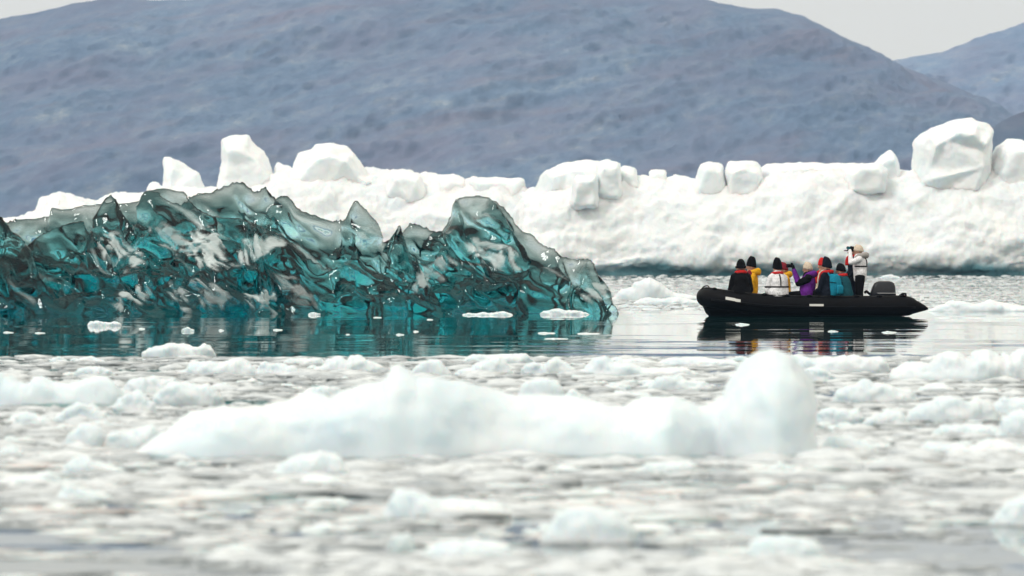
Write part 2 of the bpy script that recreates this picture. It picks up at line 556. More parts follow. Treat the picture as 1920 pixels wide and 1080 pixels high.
left_top = [(-140, 430), (-60, 415), (20, 412), (55, 400), (75, 372), (105, 363), (140, 372), (170, 383), (205, 366), (250, 366), (300, 352), (400, 352), (500, 335), (520, 325), (545, 330),
            (700, 318), (760, 322), (810, 330), (870, 342), (885, 334), (935, 333), (980, 338), (990, 352), (1010, 372), (1040, 420), (1060, 500)]
right_top = [(940, 480), (955, 400), (975, 368), (1000, 352), (1040, 345), (1100, 340), (1180, 335), (1250, 331), (1310, 334), (1400, 332), (1450, 312), (1520, 309), (1600, 309), (1650, 308), (1700, 318),
             (1760, 326), (1850, 318), (1920, 305), (2000, 300), (2080, 310), (2200, 330), (2260, 420)]

def white_berg(top, label, seed, blocks, d):
    root = bpy.data.objects.new('white_iceberg', None)
    COL.objects.link(root)
    root.location = (gx((top[0][0] + top[-1][0]) / 2, d), d, 0)
    tag(root, label, 'iceberg')
    inv = root.location
    me = berg_body('ice_wall', top, 3.2, label, seed, d)
    me.transform(Matrix.Translation(-Vector((inv[0], inv[1], 0))))
    link('ice_wall', me, None, root)
    for i, (pts, dd, depth, lab) in enumerate(blocks):
        mb = outline_block(pts, d + dd, depth, 0.14, seed + i)
        mb.transform(Matrix.Translation(-Vector((inv[0], inv[1], 0))))
        mb.materials.append(M_BLOCK)
        o = link('ice_block', mb, None, root)
        o['label'] = lab
    return root

white_berg(left_top, 'white iceberg with loose blocks on its crest behind the clear teal ice', 2.0, [
    ([(306, 294), (318, 293), (345, 308), (372, 325), (386, 345), (384, 372), (330, 374), (312, 340)], 12, 3.0, 'thin leaning white ice fin'),
    ([(416, 262), (430, 254), (466, 253), (473, 268), (496, 285), (510, 310), (500, 340), (470, 356), (420, 352), (411, 330), (417, 300)], 10, 4.5, 'tall rounded white ice tower'),
    ([(512, 330), (520, 303), (530, 312), (545, 312), (556, 345), (520, 350)], 11, 2.5, 'small white ice tooth'),
    ([(545, 312), (560, 286), (585, 283), (592, 271), (620, 270), (648, 273), (665, 290), (690, 305), (713, 318), (712, 345), (600, 352), (545, 345)], 10, 6.5, 'broad white ice dome'),
    ([(60, 400), (75, 372), (105, 363), (140, 372), (150, 390), (130, 412), (70, 412)], 11, 4.0, 'low white ice mound'),
    ([(878, 345), (884, 335), (935, 332), (983, 336), (985, 355), (960, 366), (900, 364)], 6, 3.0, 'flat white ice slab'),
    ([(720, 345), (735, 326), (760, 322), (790, 330), (800, 350), (770, 362), (735, 360)], 6, 3.0, 'low white ice lump'),
    ([(276, 352), (283, 342), (296, 340), (306, 350), (300, 368), (280, 366)], 9, 1.6, 'tiny white ice knob'),
    ([(815, 345), (822, 330), (850, 326), (872, 336), (876, 352), (850, 362), (822, 360)], 7, 2.6, 'small white ice hump'),
], D_BERG + 24)

white_berg(right_top, 'long white iceberg wall with square blocks on top behind the black boat', 5.0, [
    ([(985, 352), (1005, 335), (1020, 322), (1060, 304), (1095, 301), (1140, 303), (1163, 306), (1166, 330), (1150, 352), (1010, 366)], 11, 5.0, 'broad rounded white ice cap'),
    ([(1073, 342), (1080, 330), (1118, 328), (1122, 345), (1116, 364), (1085, 370), (1074, 360)], 3.5, 2.6, 'square white ice block low on the cap'),
    ([(1120, 312), (1128, 301), (1138, 300), (1160, 304), (1164, 330), (1160, 352), (1128, 356), (1121, 340)], 5.5, 2.8, 'upright square white ice block'),
    ([(1160, 318), (1170, 312), (1192, 314), (1195, 328), (1186, 342), (1164, 346)], 8, 2.4, 'small rounded white ice block beside the cap'),
    ([(1218, 320), (1228, 317), (1248, 319), (1252, 332), (1236, 340), (1220, 336)], 9, 2.0, 'tiny lone white ice block'),
    ([(1303, 330), (1312, 310), (1325, 305), (1345, 306), (1355, 312), (1358, 335), (1345, 346), (1305, 345)], 7, 2.8, 'trapezoid white ice block'),
    ([(1359, 318), (1365, 304), (1395, 303), (1418, 305), (1427, 318), (1430, 336), (1418, 346), (1362, 346)], 7, 3.0, 'wide square white ice block'),
    ([(1425, 318), (1437, 308), (1500, 306), (1600, 307), (1640, 309), (1650, 325), (1600, 340), (1500, 342), (1430, 335)], 10, 5.0, 'long low flat white ice slab'),
    ([(1585, 322), (1610, 308), (1650, 306), (1665, 318), (1655, 336), (1620, 341), (1590, 336)], 5, 2.6, 'low blue-tinged white ice block'),
    ([(1628, 305), (1650, 292), (1671, 281), (1680, 290), (1688, 310), (1680, 326), (1650, 326)], 8, 2.6, 'pointed wedge of white ice'),
    ([(1713, 265), (1730, 250), (1755, 237), (1790, 224), (1822, 222), (1828, 228), (1850, 232), (1862, 246), (1860, 265), (1852, 285), (1852, 335), (1830, 345), (1740, 345), (1722, 320), (1718, 290)], 8, 6.0, 'towering white ice block widening upward'),
    ([(1856, 300), (1870, 275), (1880, 270), (1892, 259), (1920, 266), (1960, 262), (1990, 285), (2000, 320), (1940, 340), (1870, 335)], 9, 6.0, 'jagged white ice peak at the edge'),
], D_BERG)

# ---------------------------------------------------------------- clear teal iceberg
def clear_berg():
    D0 = 154.0
    # crest lines: (px, py, metres behind the front edge)
    fins = [
        ([(-320, 480, 4.2), (-200, 440, 4.2), (-60, 420, 4.2), (20, 410, 4.2), (50, 405, 4.2), (92, 402, 4.1), (100, 379, 4.0), (130, 383, 4.0), (155, 379, 4.0), (190, 376, 3.9), (230, 379, 3.8), (265, 373, 3.8), (340, 385, 3.8)], 1.0, 0.30, 0.9, 1.3),
        ([(-200, 470, 1.4), (-90, 430, 1.5), (-20, 400, 1.5), (2, 393, 1.5), (14, 405, 1.4), (30, 440, 1.2), (60, 490, 0.9), (85, 540, 0.5), (114, 592, 0.1)], 0.5, 0.35, 0.9, 1.6),
        ([(45, 470, 2.0), (70, 440, 2.3), (115, 420, 2.6), (165, 405, 2.8)], 0.6, 0.25, 1.0, 1.8),
        ([(182, 410, 3.2), (192, 378, 3.1), (197, 364, 3.0), (207, 360, 3.0), (218, 372, 2.9), (235, 402, 2.6), (258, 446, 2.0)], 0.7, 0.22, 1.3, 1.6),
        ([(250, 440, 2.6), (268, 372, 2.8), (272, 350, 2.8), (300, 347, 2.8), (345, 350, 2.8), (353, 362, 2.7), (367, 388, 2.5), (400, 402, 2.3)], 1.1, 0.30, 0.8, 1.5),
        ([(340, 366, 3.6), (395, 358, 3.6), (420, 345, 3.6), (445, 335, 3.6), (460, 340, 3.5), (474, 356, 3.4), (492, 343, 3.3), (500, 356, 3.2), (514, 372, 3.0), (535, 400, 2.7)], 0.9, 0.30, 1.0, 1.4),
        ([(505, 382, 2.8), (518, 362, 2.7), (540, 360, 2.6), (560, 380, 2.6), (600, 405, 2.6), (625, 413, 2.6), (650, 405, 2.5), (659, 395, 2.4), (661, 372, 2.4), (668, 371, 2.3), (690, 388, 2.2), (703, 410, 2.1), (708, 440, 1.9), (718, 500, 1.3), (724, 560, 0.7)], 0.9, 0.22, 0.9, 1.8),
        ([(350, 398, 2.4), (395, 399, 2.2), (440, 404, 2.0), (480, 414, 1.8), (520, 430, 1.7), (548, 448, 1.6), (575, 480, 1.5), (612, 497, 1.4), (645, 492, 1.3), (660, 472, 1.2), (668, 453, 1.2), (677, 472, 1.1), (700, 496, 1.0), (735, 521, 0.8), (790, 555, 0.4), (834, 590, 0.0)], 0.45, 0.18, 1.25, 2.2),
        ([(455, 408, 1.9), (478, 424, 1.5), (492, 448, 1.2), (500, 480, 0.8), (496, 530, 0.45), (488, 590, 0.1)], 0.35, 0.16, 2.2, 2.2),
        ([(330, 440, 2.0), (350, 425, 1.8), (380, 425, 1.6), (410, 445, 1.4), (440, 480, 1.1), (455, 520, 0.8), (470, 570, 0.4)], 0.5, 0.2, 1.0, 1.4),
        ([(170, 440, 2.0), (190, 455, 1.7), (212, 480, 1.4), (225, 520, 0.9), (245, 560, 0.5), (262, 592, 0.1)], 0.4, 0.2, 1.3, 1.6),
        ([(704, 452, 2.2), (718, 448, 2.1), (735, 440, 2.0), (740, 413, 2.0), (745, 408, 2.0), (752, 424, 1.8), (765, 450, 1.5), (785, 490, 1.0), (812, 540, 0.5), (830, 588, 0.0)], 0.5, 0.2, 1.3, 1.8),
        ([(755, 430, 2.7), (770, 412, 2.6), (800, 425, 2.5), (822, 424, 2.4), (838, 445, 2.0), (855, 470, 1.6), (880, 500, 1.2)], 0.6, 0.22, 1.1, 1.6),
        ([(800, 432, 2.8), (820, 424, 2.8), (835, 400, 2.8), (853, 388, 2.8), (855, 367, 2.8), (870, 362, 2.8), (895, 360, 2.8), (920, 366, 2.7), (940, 385, 2.6), (970, 415, 2.4), (1000, 436, 2.2), (1012, 454, 2.1), (1035, 458, 2.0), (1050, 476, 1.9), (1080, 481, 1.7), (1100, 477, 1.5), (1116, 490, 1.4), (1135, 520, 1.2), (1143, 550, 1.0), (1160, 590, 0.8)], 1.3, 0.30, 0.7, 1.5),
        ([(858, 372, 2.6), (866, 410, 2.2), (878, 442, 1.9), (900, 470, 1.6), (925, 498, 1.2), (942, 512, 0.9), (960, 522, 0.7)], 0.5, 0.2, 1.2, 1.3),
        ([(922, 370, 2.6), (950, 420, 2.0), (975, 460, 1.6), (992, 500, 1.2), (1000, 525, 0.9)], 0.5, 0.2, 1.2, 1.3),
        ([(830, 470, 1.8), (870, 482, 1.4), (905, 492, 1.2), (935, 508, 1.0), (965, 510, 0.9), (1000, 500, 1.0), (1050, 492, 1.2)], 0.55, 0.15, 1.2, 1.5),
        ([(1050, 478, 1.8), (1062, 515, 1.2), (1072, 550, 0.7), (1078, 592, 0.2)], 0.4, 0.16, 1.8, 1.8),
        ([(1100, 480, 1.4), (1120, 530, 0.8), (1135, 562, 0.4), (1150, 592, 0.1)], 0.4, 0.16, 1.8, 1.8),
        ([(640, 555, 0.5), (690, 548, 0.5), (740, 545, 0.4), (800, 556, 0.3)], 0.5, 0.3, 0.9, 1.2),
        ([(60, 590, 0.0), (100, 560, 0.4), (160, 540, 0.9), (210, 545, 0.8)], 0.5, 0.3, 0.7, 1.2),
        ([(290, 545, 0.6), (340, 520, 0.9), (400, 540, 0.5), (440, 575, 0.2)], 0.5, 0.3, 0.9, 1.2),
    ]
    x0, x1 = gx(-200, D0), gx(1180, D0)
    y0, y1 = -1.6, 6.6
    step = 0.04
    nx, ny = int((x1 - x0) / step), int((y1 - y0) / step)
    gxs, gys = np.linspace(x0, x1, nx), np.linspace(y0, y1, ny)
    XX, YY = np.meshgrid(gxs, gys)
    px = np.stack([XX.ravel(), YY.ravel(), np.zeros(XX.size)], 1)
    # warp the plan a little so that crests wander
    WX = XX + 0.10 * noise(px / 1.2).reshape(XX.shape)
    WY = YY + 0.20 * noise(px / 1.3 + 40).reshape(XX.shape)
    Z = np.full(XX.shape, -1.2)
    for pts, a, l, kf, kb in fins:
        kf, kb, a, l = kf * 1.5, kb * 1.5, a * 1.15, l * 1.7
        q = np.array([(gx(p[0], D0 + p[2] * 0.72), p[2] * 0.72, gz(p[1], D0 + p[2] * 0.72)) for p in pts])
        zf = np.full(XX.shape, -9.0)
        for (ax, ay, az_), (bx, by, bz) in zip(q[:-1], q[1:]):
            dx, dy = bx - ax, by - ay
            t = np.clip(((WX - ax) * dx + (WY - ay) * dy) / (dx * dx + dy * dy + 1e-9), 0, 1)
            cx_, cy_ = ax + t * dx, ay + t * dy
            ds = np.hypot(WX - cx_, (WY - cy_))
            k = np.where(WY < cy_, kf, kb)
            drop = a * (1 - np.exp(-ds / l)) + k * ds
            zf = np.maximum(zf, az_ + t * (bz - az_) - drop)
        Z = np.maximum(Z, zf)
    front = 0.05 + 0.14 * noise(np.stack([gxs / 1.6, gxs * 0, gxs * 0 + 5], 1))
    Z = np.minimum(Z, 0.0 + 7.0 * (YY - front[None, :]) + 0.0)
    Z = np.maximum(Z, -1.2)
    top = np.stack([XX.ravel(), YY.ravel() + D0, Z.ravel()], 1)
    # close the solid with a flat bottom
    bot = top.copy(); bot[:, 2] = -1.5
    f1 = grid_faces(ny, nx)
    f2 = f1[:, ::-1] + nx * ny
    idx = np.arange(nx * ny).reshape(ny, nx)
    loop = np.concatenate([idx[0, :], idx[1:, -1], idx[-1, -2::-1], idx[-2:0:-1, 0]])
    nxt = np.roll(loop, -1)
    side = np.stack([loop, loop + nx * ny, nxt + nx * ny, nxt], 1)
    me = mesh_np('clear', np.concatenate([top, bot]), np.concatenate([f1, f2, side]))
    me = remesh(me, 0.045, 3, 0.5)
    co, no = get_co(me), get_no(me)
    # flowing scallops along the fall line (down to the right)
    q = co.copy()
    s = np.stack([q[:, 0] * 0.75 - q[:, 2] * 0.8, q[:, 1], q[:, 2] * 0.75 + q[:, 0] * 0.6], 1)    # along, depth, across
    wob = 0.25 * np.stack([noise(q / 0.8), noise(q / 0.8 + 20), noise(q / 0.8 + 40)], 1)
    s = s + wob
    p1 = scallop(s * np.array((1 / 1.3, 1 / 0.75, 1 / 0.55)))
    p2 = scallop(s * np.array((1 / 0.55, 1 / 0.32, 1 / 0.24)) + 5)
    p3 = fbm(s * np.array((1 / 0.9, 1 / 0.5, 1 / 0.22)) + 9, 3)
    area = np.clip(0.25 + 1.6 * noise(q / 1.7 + 80), 0, 1)
    above = np.clip((co[:, 2] + 0.3) / 0.5, 0, 1)
    # bubbly ice in veins and patches, with white refraction highlights put into the colour
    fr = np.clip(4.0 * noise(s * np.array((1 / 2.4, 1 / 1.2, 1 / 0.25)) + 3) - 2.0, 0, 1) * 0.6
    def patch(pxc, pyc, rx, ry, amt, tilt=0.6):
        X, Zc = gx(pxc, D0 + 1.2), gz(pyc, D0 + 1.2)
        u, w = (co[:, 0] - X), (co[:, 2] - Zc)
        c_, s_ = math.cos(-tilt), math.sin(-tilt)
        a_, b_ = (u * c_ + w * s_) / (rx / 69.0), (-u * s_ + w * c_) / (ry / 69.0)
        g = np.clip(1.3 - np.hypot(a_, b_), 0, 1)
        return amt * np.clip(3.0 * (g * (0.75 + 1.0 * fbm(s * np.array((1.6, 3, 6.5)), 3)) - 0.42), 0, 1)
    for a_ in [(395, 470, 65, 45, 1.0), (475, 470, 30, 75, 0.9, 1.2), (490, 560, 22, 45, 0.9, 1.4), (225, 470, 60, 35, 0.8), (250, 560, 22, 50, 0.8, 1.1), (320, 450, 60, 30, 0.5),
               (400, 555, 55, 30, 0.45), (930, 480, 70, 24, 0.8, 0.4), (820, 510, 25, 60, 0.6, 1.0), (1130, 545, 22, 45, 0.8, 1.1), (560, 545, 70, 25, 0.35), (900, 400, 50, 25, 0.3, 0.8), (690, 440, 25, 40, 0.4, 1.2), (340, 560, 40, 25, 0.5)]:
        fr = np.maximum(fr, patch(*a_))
    # thin sheets keep their edges: the relief fades where there is little ice behind it
    tree = BVHTree.FromPolygons([tuple(v) for v in co], [tuple(p.vertices) for p in me.polygons])
    thick = np.ones(len(co))
    for i_ in np.nonzero(co[:, 2] > -0.2)[0]:
        n_ = no[i_]
        hit = tree.ray_cast(Vector(co[i_] - n_ * 0.02), Vector(-n_), 1.2)
        if hit[3] is not None:
            thick[i_] = hit[3]
    keep_ = np.clip((thick - 0.04) / 0.55, 0.04, 1)
    ed = np.empty(len(me.edges) * 2, dtype=np.int32); me.edges.foreach_get('vertices', ed); ed = ed.reshape(-1, 2)
    for _ in range(4):
        k2 = keep_.copy()
        np.minimum.at(k2, ed[:, 0], keep_[ed[:, 1]]); np.minimum.at(k2, ed[:, 1], keep_[ed[:, 0]])
        keep_ = k2
    deg = np.bincount(ed.ravel(), minlength=len(co)) + 1.0
    for _ in range(6):
        keep_ = (keep_ + np.bincount(ed[:, 0], keep_[ed[:, 1]], len(co)) + np.bincount(ed[:, 1], keep_[ed[:, 0]], len(co))) / deg
    def vec(a_, sc_, o_): return a_ * np.stack([noise(q / sc_ + o_), noise(q / sc_ + o_ + 33), 0.5 * noise(q / sc_ + o_ + 66)], 1)
    bend = vec(0.20, 0.9, 3) + vec(0.03, 0.28, 9)
    disp = keep_ * (0.40 * (p1 - 0.42) + 0.13 * area * (p2 - 0.42) + 0.03 * area * p3) + np.minimum(keep_, 0.8) * 0.08 * fr * ridged(s * np.array((1.3, 2.0, 4.5)) + 2, 2)
    co2 = co + no * (disp * above)[:, None] + bend * above[:, None]
    # whole sheets lean over to the right a little towards their crests
    set_co(me, co2)
    at = me.attributes.new('frost_highlight', 'FLOAT', 'POINT')
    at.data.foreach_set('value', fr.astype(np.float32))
    # material
    m = bpy.data.materials.new('clear_ice')
    m.use_nodes = True
    nt = m.node_tree
    N, L = nt.nodes, nt.links
    N.clear()
    out = N.new('ShaderNodeOutputMaterial')
    gl = N.new('ShaderNodeBsdfGlass')
    gl.inputs['Color'].default_value = (1, 1, 1, 1)
    gl.inputs['IOR'].default_value = 1.31
    gl.inputs['Roughness'].default_value = 0.0
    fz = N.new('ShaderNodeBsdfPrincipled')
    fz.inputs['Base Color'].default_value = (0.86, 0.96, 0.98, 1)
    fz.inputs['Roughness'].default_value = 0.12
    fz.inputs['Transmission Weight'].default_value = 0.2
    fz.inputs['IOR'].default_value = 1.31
    af = N.new('ShaderNodeAttribute'); af.attribute_name = 'frost_highlight'
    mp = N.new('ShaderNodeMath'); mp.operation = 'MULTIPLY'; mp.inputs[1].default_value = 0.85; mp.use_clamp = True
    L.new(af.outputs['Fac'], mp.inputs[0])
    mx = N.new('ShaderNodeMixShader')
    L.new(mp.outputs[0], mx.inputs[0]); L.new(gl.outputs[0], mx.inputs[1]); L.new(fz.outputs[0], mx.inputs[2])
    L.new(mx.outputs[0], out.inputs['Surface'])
    nb = noise_node(nt, 5.0, 4.0, 0.5, mapping=(1, 1, 1), rot=(0, R(40), 0))
    bp = N.new('ShaderNodeBump'); bp.inputs['Strength'].default_value = 0.25; bp.inputs['Distance'].default_value = 0.015
    L.new(nb.outputs['Fac'], bp.inputs['Height'])
    nf_ = noise_node(nt, 2.2, 6.0, 0.62, mapping=(1, 1, 4.0), rot=(0, R(-40), 0), distortion=0.6)
    bf = N.new('ShaderNodeBump'); bf.inputs['Strength'].default_value = 0.9; bf.inputs['Distance'].default_value = 0.05
    L.new(nf_.outputs['Fac'], bf.inputs['Height'])
    L.new(bp.outputs[0], gl.inputs['Normal']); L.new(bf.outputs[0], fz.inputs['Normal'])
    va = N.new('ShaderNodeVolumeAbsorption')
    va.inputs['Color'].default_value = (0.0, 0.71, 0.74, 1)
    va.inputs['Density'].default_value = 1.65
    L.new(va.outputs[0], out.inputs['Volume'])
    me.materials.clear()
    me.materials.append(m)
    loc = Vector((gx(570, D0), D0, 0))
    me.transform(Matrix.Translation(-loc))
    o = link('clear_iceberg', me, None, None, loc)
    tag(o, 'jagged glassy iceberg of clear teal ice with scooped crests', 'iceberg')
clear_berg()

# ---------------------------------------------------------------- foreground ice
M_FLOE = mat_white_ice('floe_ice', 2.2, sss=0.12, lo=(0.64, 0.73, 0.79), hi=(0.77, 0.825, 0.86), bump=0.012)
M_BIGFLOE = mat_white_ice('smooth_floe_ice', 1.3, sss=0.22, lo=(0.64, 0.75, 0.82), hi=(0.75, 0.82, 0.86), bump=0.008, wet=(0.05, 1.2, (0.35, 0.52, 0.54)))
M_WHITEBIT = mat_white_ice('brash_white', 6.0, sss=0, lo=(0.54, 0.59, 0.63), hi=(0.74, 0.79, 0.82), bump=0)
m_, nt_, b_ = new_mat('brash_grey')
_nz = noise_node(nt_, 4.0, 3.0)
_rp = ramp_node(nt_, _nz.outputs['Fac'], [(0.3, (0.34, 0.385, 0.42)), (0.7, (0.53, 0.575, 0.61))])
nt_.links.new(_rp.outputs[0], b_.inputs['Base Color'])
b_.inputs['Roughness'].default_value = 0.25
M_GREYBIT = m_

def floe_mesh(outline, base, aspect=0.45, seed=0.0, nx=88, nv=36, rough=1.0, flat=0.55, sharp=2.2, tip_pow=3.2, bulges=()):
    """a floating lump: top outline in pixels, front waterline row; a real volume round its ridge"""
    d_front = dist_of(base)
    xs_ = np.array([p[0] for p in outline], float); ys_ = np.array([p[1] for p in outline], float)
    wpx = xs_[-1] - xs_[0]
    half = max(0.05, aspect * wpx / FPX * d_front * 0.5)
    dc = d_front + half
    u = np.linspace(0, 1, nx)
    px = xs_[0] + wpx * u
    H = np.maximum(gz(np.interp(px, xs_, ys_), dc), 0.012)
    X = gx(px, dc)
    env = np.clip(1 - np.abs(2 * u - 1) ** tip_pow, 0.0, 1) ** 0.5
    tip = np.clip(env * 1.4, 0, 1)
    wid = X[-1] - X[0]
    hm = float(H.max())
    ph = np.linspace(0, 2 * math.pi, nv, endpoint=False)
    c, s = np.cos(ph), np.sin(ph)
    P = np.zeros((nx, nv, 3))
    wig = half * 0.25 * noise(np.stack([X / max(wid * 0.3, 0.05), X * 0 + seed, X * 0 + 3.3], 1))
    for bc, bw, ba in bulges:
        wig = wig - ba * np.exp(-((px - bc) / bw) ** 2)
    for j in range(nv):
        yy = np.sign(c[j]) * abs(c[j]) ** flat
        zz = abs(s[j]) ** (2.0 / sharp) if s[j] >= 0 else -abs(s[j]) ** 0.8
        P[:, j, 0] = X
        P[:, j, 1] = yy * half * env + wig
        P[:, j, 2] = np.where(zz >= 0, zz * H * tip, zz * (0.35 * hm + 0.03) * env)
    Q = P.reshape(-1, 3)
    me = mesh_np('ice_floe', Q, grid_faces(nx, nv, wrap=True))
    no = get_no(me)
    if no[nx // 2 * nv + nv // 4, 2] < 0:
        me.flip_normals(); no = -no
    sc = max(hm, 0.06)
    q = np.stack([Q[:, 0], Q[:, 1] * 1.0, Q[:, 2] * 1.3], 1) / sc + seed * 5.1
    dsp = sc * rough * (0.17 * fbm(q / 1.0, 5, 0.55) + 0.16 * (0.5 - scallop(q / 0.7)) + 0.06 * (0.5 - scallop(q / 0.25)))
    w = np.clip(Q[:, 2] / (0.25 * sc), 0.25, 1.0)
    Q2 = Q + no * (dsp * w)[:, None] * np.array((1.0, 1.0, 0.7))
    cx_ = 0.5 * (X[0] + X[-1])
    Q2[:, 0] -= cx_
    set_co(me, Q2)
    # close the two tips
    bm = bmesh.new(); bm.from_mesh(me)
    bmesh.ops.holes_fill(bm, edges=[e for e in bm.edges if e.is_boundary], sides=0)
    for f in bm.faces: f.smooth = True
    bm.to_mesh(me); bm.free()
    return me, (cx_, dc, 0.0)

FLOE_LOG = []
def floe(outline, base, label, cat='ice floe', group=None, mat=None, **kw):
    FLOE_LOG.append((label, sum(p[0] for p in outline) / len(outline), base))
    me, loc = floe_mesh(outline, base, seed=random.random() * 40, **kw)
    o = link('ice_floe', me, mat or M_FLOE, None, loc)
    tag(o, label, cat, group)
    return o

# the long smooth floe in front
floe([(236, 858), (262, 838), (290, 815), (325, 792), (360, 772), (395, 762), (420, 757), (470, 758), (540, 755), (575, 750), (620, 752), (655, 735), (690, 718), (725, 708), (734, 686), (748, 683), (764, 694), (782, 708), (840, 711), (900, 721), (950, 733), (1000, 745),
       (1060, 753), (1120, 760), (1168, 764), (1185, 752), (1205, 745), (1258, 745), (1285, 752), (1312, 762), (1335, 752), (1352, 735), (1365, 710), (1390, 680), (1420, 662), (1450, 657), (1482, 668), (1505, 690), (1520, 718), (1530, 752), (1533, 790), (1538, 830), (1542, 856)],
      862, 'long smooth white floe with a tall rounded hump at one end', 'ice floe', mat=M_BIGFLOE, aspect=0.24, nx=300, nv=90, rough=0.55, flat=0.6, sharp=2.6, tip_pow=14, bulges=((1455, 60, 0.22), (1240, 45, 0.25), (1345, 35, -0.15), (760, 120, 0.2), (980, 90, -0.12), (420, 90, 0.12)))

G1 = 'white floes packed along the far edge of the brash'
G2 = 'white floes in the brash around the long floe'
floe([(265, 657), (290, 650), (310, 646), (325, 644), (345, 645), (362, 650), (372, 650), (383, 645), (395, 650), (406, 658)], 668, 'flat thick white floe alone at the edge of open teal water', group=G1, aspect=0.5, sharp=4)
floe([(88, 676), (100, 671), (112, 668), (124, 675)], 679, 'small pointed white floe just below the flat thick floe, farther out', group=G1)
floe([(138, 676), (155, 671), (170, 667), (185, 673), (198, 677)], 680, 'low white floe with a single peak near open teal water', group=G1)
floe([(138, 698), (150, 690), (165, 686), (190, 688), (205, 694), (218, 700)], 704, 'rounded white floe behind the broad bluish floe at the left edge', group=G1)
floe([(-70, 722), (-30, 700), (0, 699), (6, 706), (20, 708), (37, 717), (58, 716), (64, 705), (78, 704), (90, 710), (100, 716), (150, 716), (170, 708), (200, 706), (212, 710), (228, 717), (245, 730)], 764, 'broad bluish white floe with bumpy crest at the left edge', group=G2, aspect=0.35, nx=120, nv=40, mat=M_BIGFLOE, rough=0.6)
floe([(222, 728), (240, 715), (252, 707), (263, 703), (278, 709), (290, 707), (302, 712), (324, 708), (330, 716), (338, 728)], 740, 'white floe with a saw-toothed top beside the broad bluish floe', group=G2)
floe([(283, 752), (300, 735), (318, 720), (340, 717), (372, 721), (390, 718), (400, 732), (420, 745)], 757, 'lumpy white floe touching the tail of the long smooth floe', group=G2)
floe([(212, 765), (225, 748), (240, 735), (258, 733), (275, 748), (292, 762)], 776, 'humped white floe in the thick brash at the left', group=G2)
floe([(100, 780), (125, 765), (145, 755), (170, 757), (190, 768), (208, 780)], 790, 'wide low white dome of ice in the left brash', group=G2)
floe([(22, 792), (35, 778), (48, 772), (70, 778), (102, 792)], 799, 'small white hump near the left edge of the brash', group=G2)
floe([(118, 832), (130, 812), (145, 797), (165, 792), (185, 798), (198, 812), (206, 830)], 838, 'round egg-shaped white floe left of the long floe', group=G2, sharp=2.6, rough=0.6)
floe([(178, 830), (200, 816), (222, 808), (240, 810), (262, 798), (285, 797), (305, 808), (316, 822)], 838, 'white floe with two low bumps beside the egg-shaped floe', group=G2)
floe([(-8, 850), (8, 840), (25, 833), (38, 840), (48, 850)], 857, 'small white lump cut by the left edge of the picture', group=G2)
floe([(112, 880), (128, 866), (142, 857), (152, 852), (168, 853), (173, 866), (190, 870), (226, 877), (238, 884)], 889, 'white floe with one knob below the end of the long floe', group=G2)
floe([(-20, 900), (20, 896), (60, 890), (92, 882), (110, 892), (120, 900)], 908, 'long low white floe at the lower left', group=G2)
floe([(338, 694), (360, 682), (395, 679), (420, 678), (436, 672), (450, 671), (470, 680), (486, 692)], 703, 'white floe with a raised end behind the long floe, left half', group=G1)
floe([(478, 694), (486, 680), (496, 674), (505, 682), (520, 681), (535, 684), (552, 686), (568, 696)], 703, 'white floe with a knobbly top right of the raised-end floe', group=G1)
floe([(585, 692), (605, 684), (615, 672), (630, 668), (642, 668), (651, 676), (656, 668), (675, 667), (686, 675), (702, 680), (726, 690)], 697, 'white floe with twin humps near the teal reflection', group=G1)
floe([(528, 680), (545, 671), (575, 672), (600, 671), (612, 679)], 683, 'thin flat white floe behind the twin-humped floe', group=G1)
floe([(768, 700), (778, 690), (792, 678), (805, 674), (825, 676), (836, 688), (850, 700)], 706, 'smooth white dome-shaped floe behind the small peak of the long floe', group=G1, rough=0.5)
floe([(845, 698), (870, 692), (884, 690), (892, 680), (918, 676), (935, 671), (950, 684), (965, 696)], 706, 'heaped white floe right of the smooth dome', group=G1)
floe([(866, 674), (888, 664), (915, 666), (940, 664), (985, 663), (1002, 675)], 681, 'long thin white floe at the edge of the teal reflection', group=G1)
floe([(562, 742), (583, 725), (605, 722), (625, 724), (645, 735)], 750, 'ragged white floe behind the left shoulder of the long floe', group=G2)
floe([(976, 697), (985, 681), (1000, 678), (1022, 681), (1040, 669), (1058, 674), (1082, 692)], 701, 'white floe peaked like a small tent in the far brash', group=G1)
floe([(1080, 697), (1102, 684), (1113, 673), (1135, 668), (1150, 680), (1185, 680), (1202, 690), (1250, 690), (1288, 687), (1312, 698)], 705, 'long white floe with one hump behind the tall hump', group=G1, nx=90)
floe([(1136, 678), (1155, 668), (1168, 674), (1200, 671), (1232, 678)], 682, 'narrow white floe behind the long one-humped floe', group=G1)
floe([(1230, 678), (1258, 671), (1310, 669), (1340, 673), (1365, 675), (1395, 682)], 686, 'flat white floe under the reflection of the boat bow', group=G1)
floe([(966, 745), (974, 724), (990, 714), (1025, 710), (1045, 715), (1056, 730), (1062, 748)], 757, 'smooth boulder-like white floe behind the middle of the long floe', group=G2, rough=0.45, sharp=2.6)
floe([(1052, 752), (1066, 737), (1075, 731), (1090, 738), (1108, 748), (1122, 755)], 760, 'low white wedge beside the boulder-like floe', group=G2)
floe([(1215, 724), (1228, 709), (1245, 706), (1270, 703), (1290, 714), (1320, 715), (1337, 725)], 731, 'white floe with a flat step left of the tall hump', group=G2)
floe([(1128, 724), (1150, 717), (1165, 718), (1184, 725)], 729, 'small white floe in open slush behind the long floe', group=G2)
floe([(1146, 742), (1155, 731), (1180, 736), (1216, 737), (1222, 742)], 746, 'small ragged white floe close behind the long floe', group=G2)
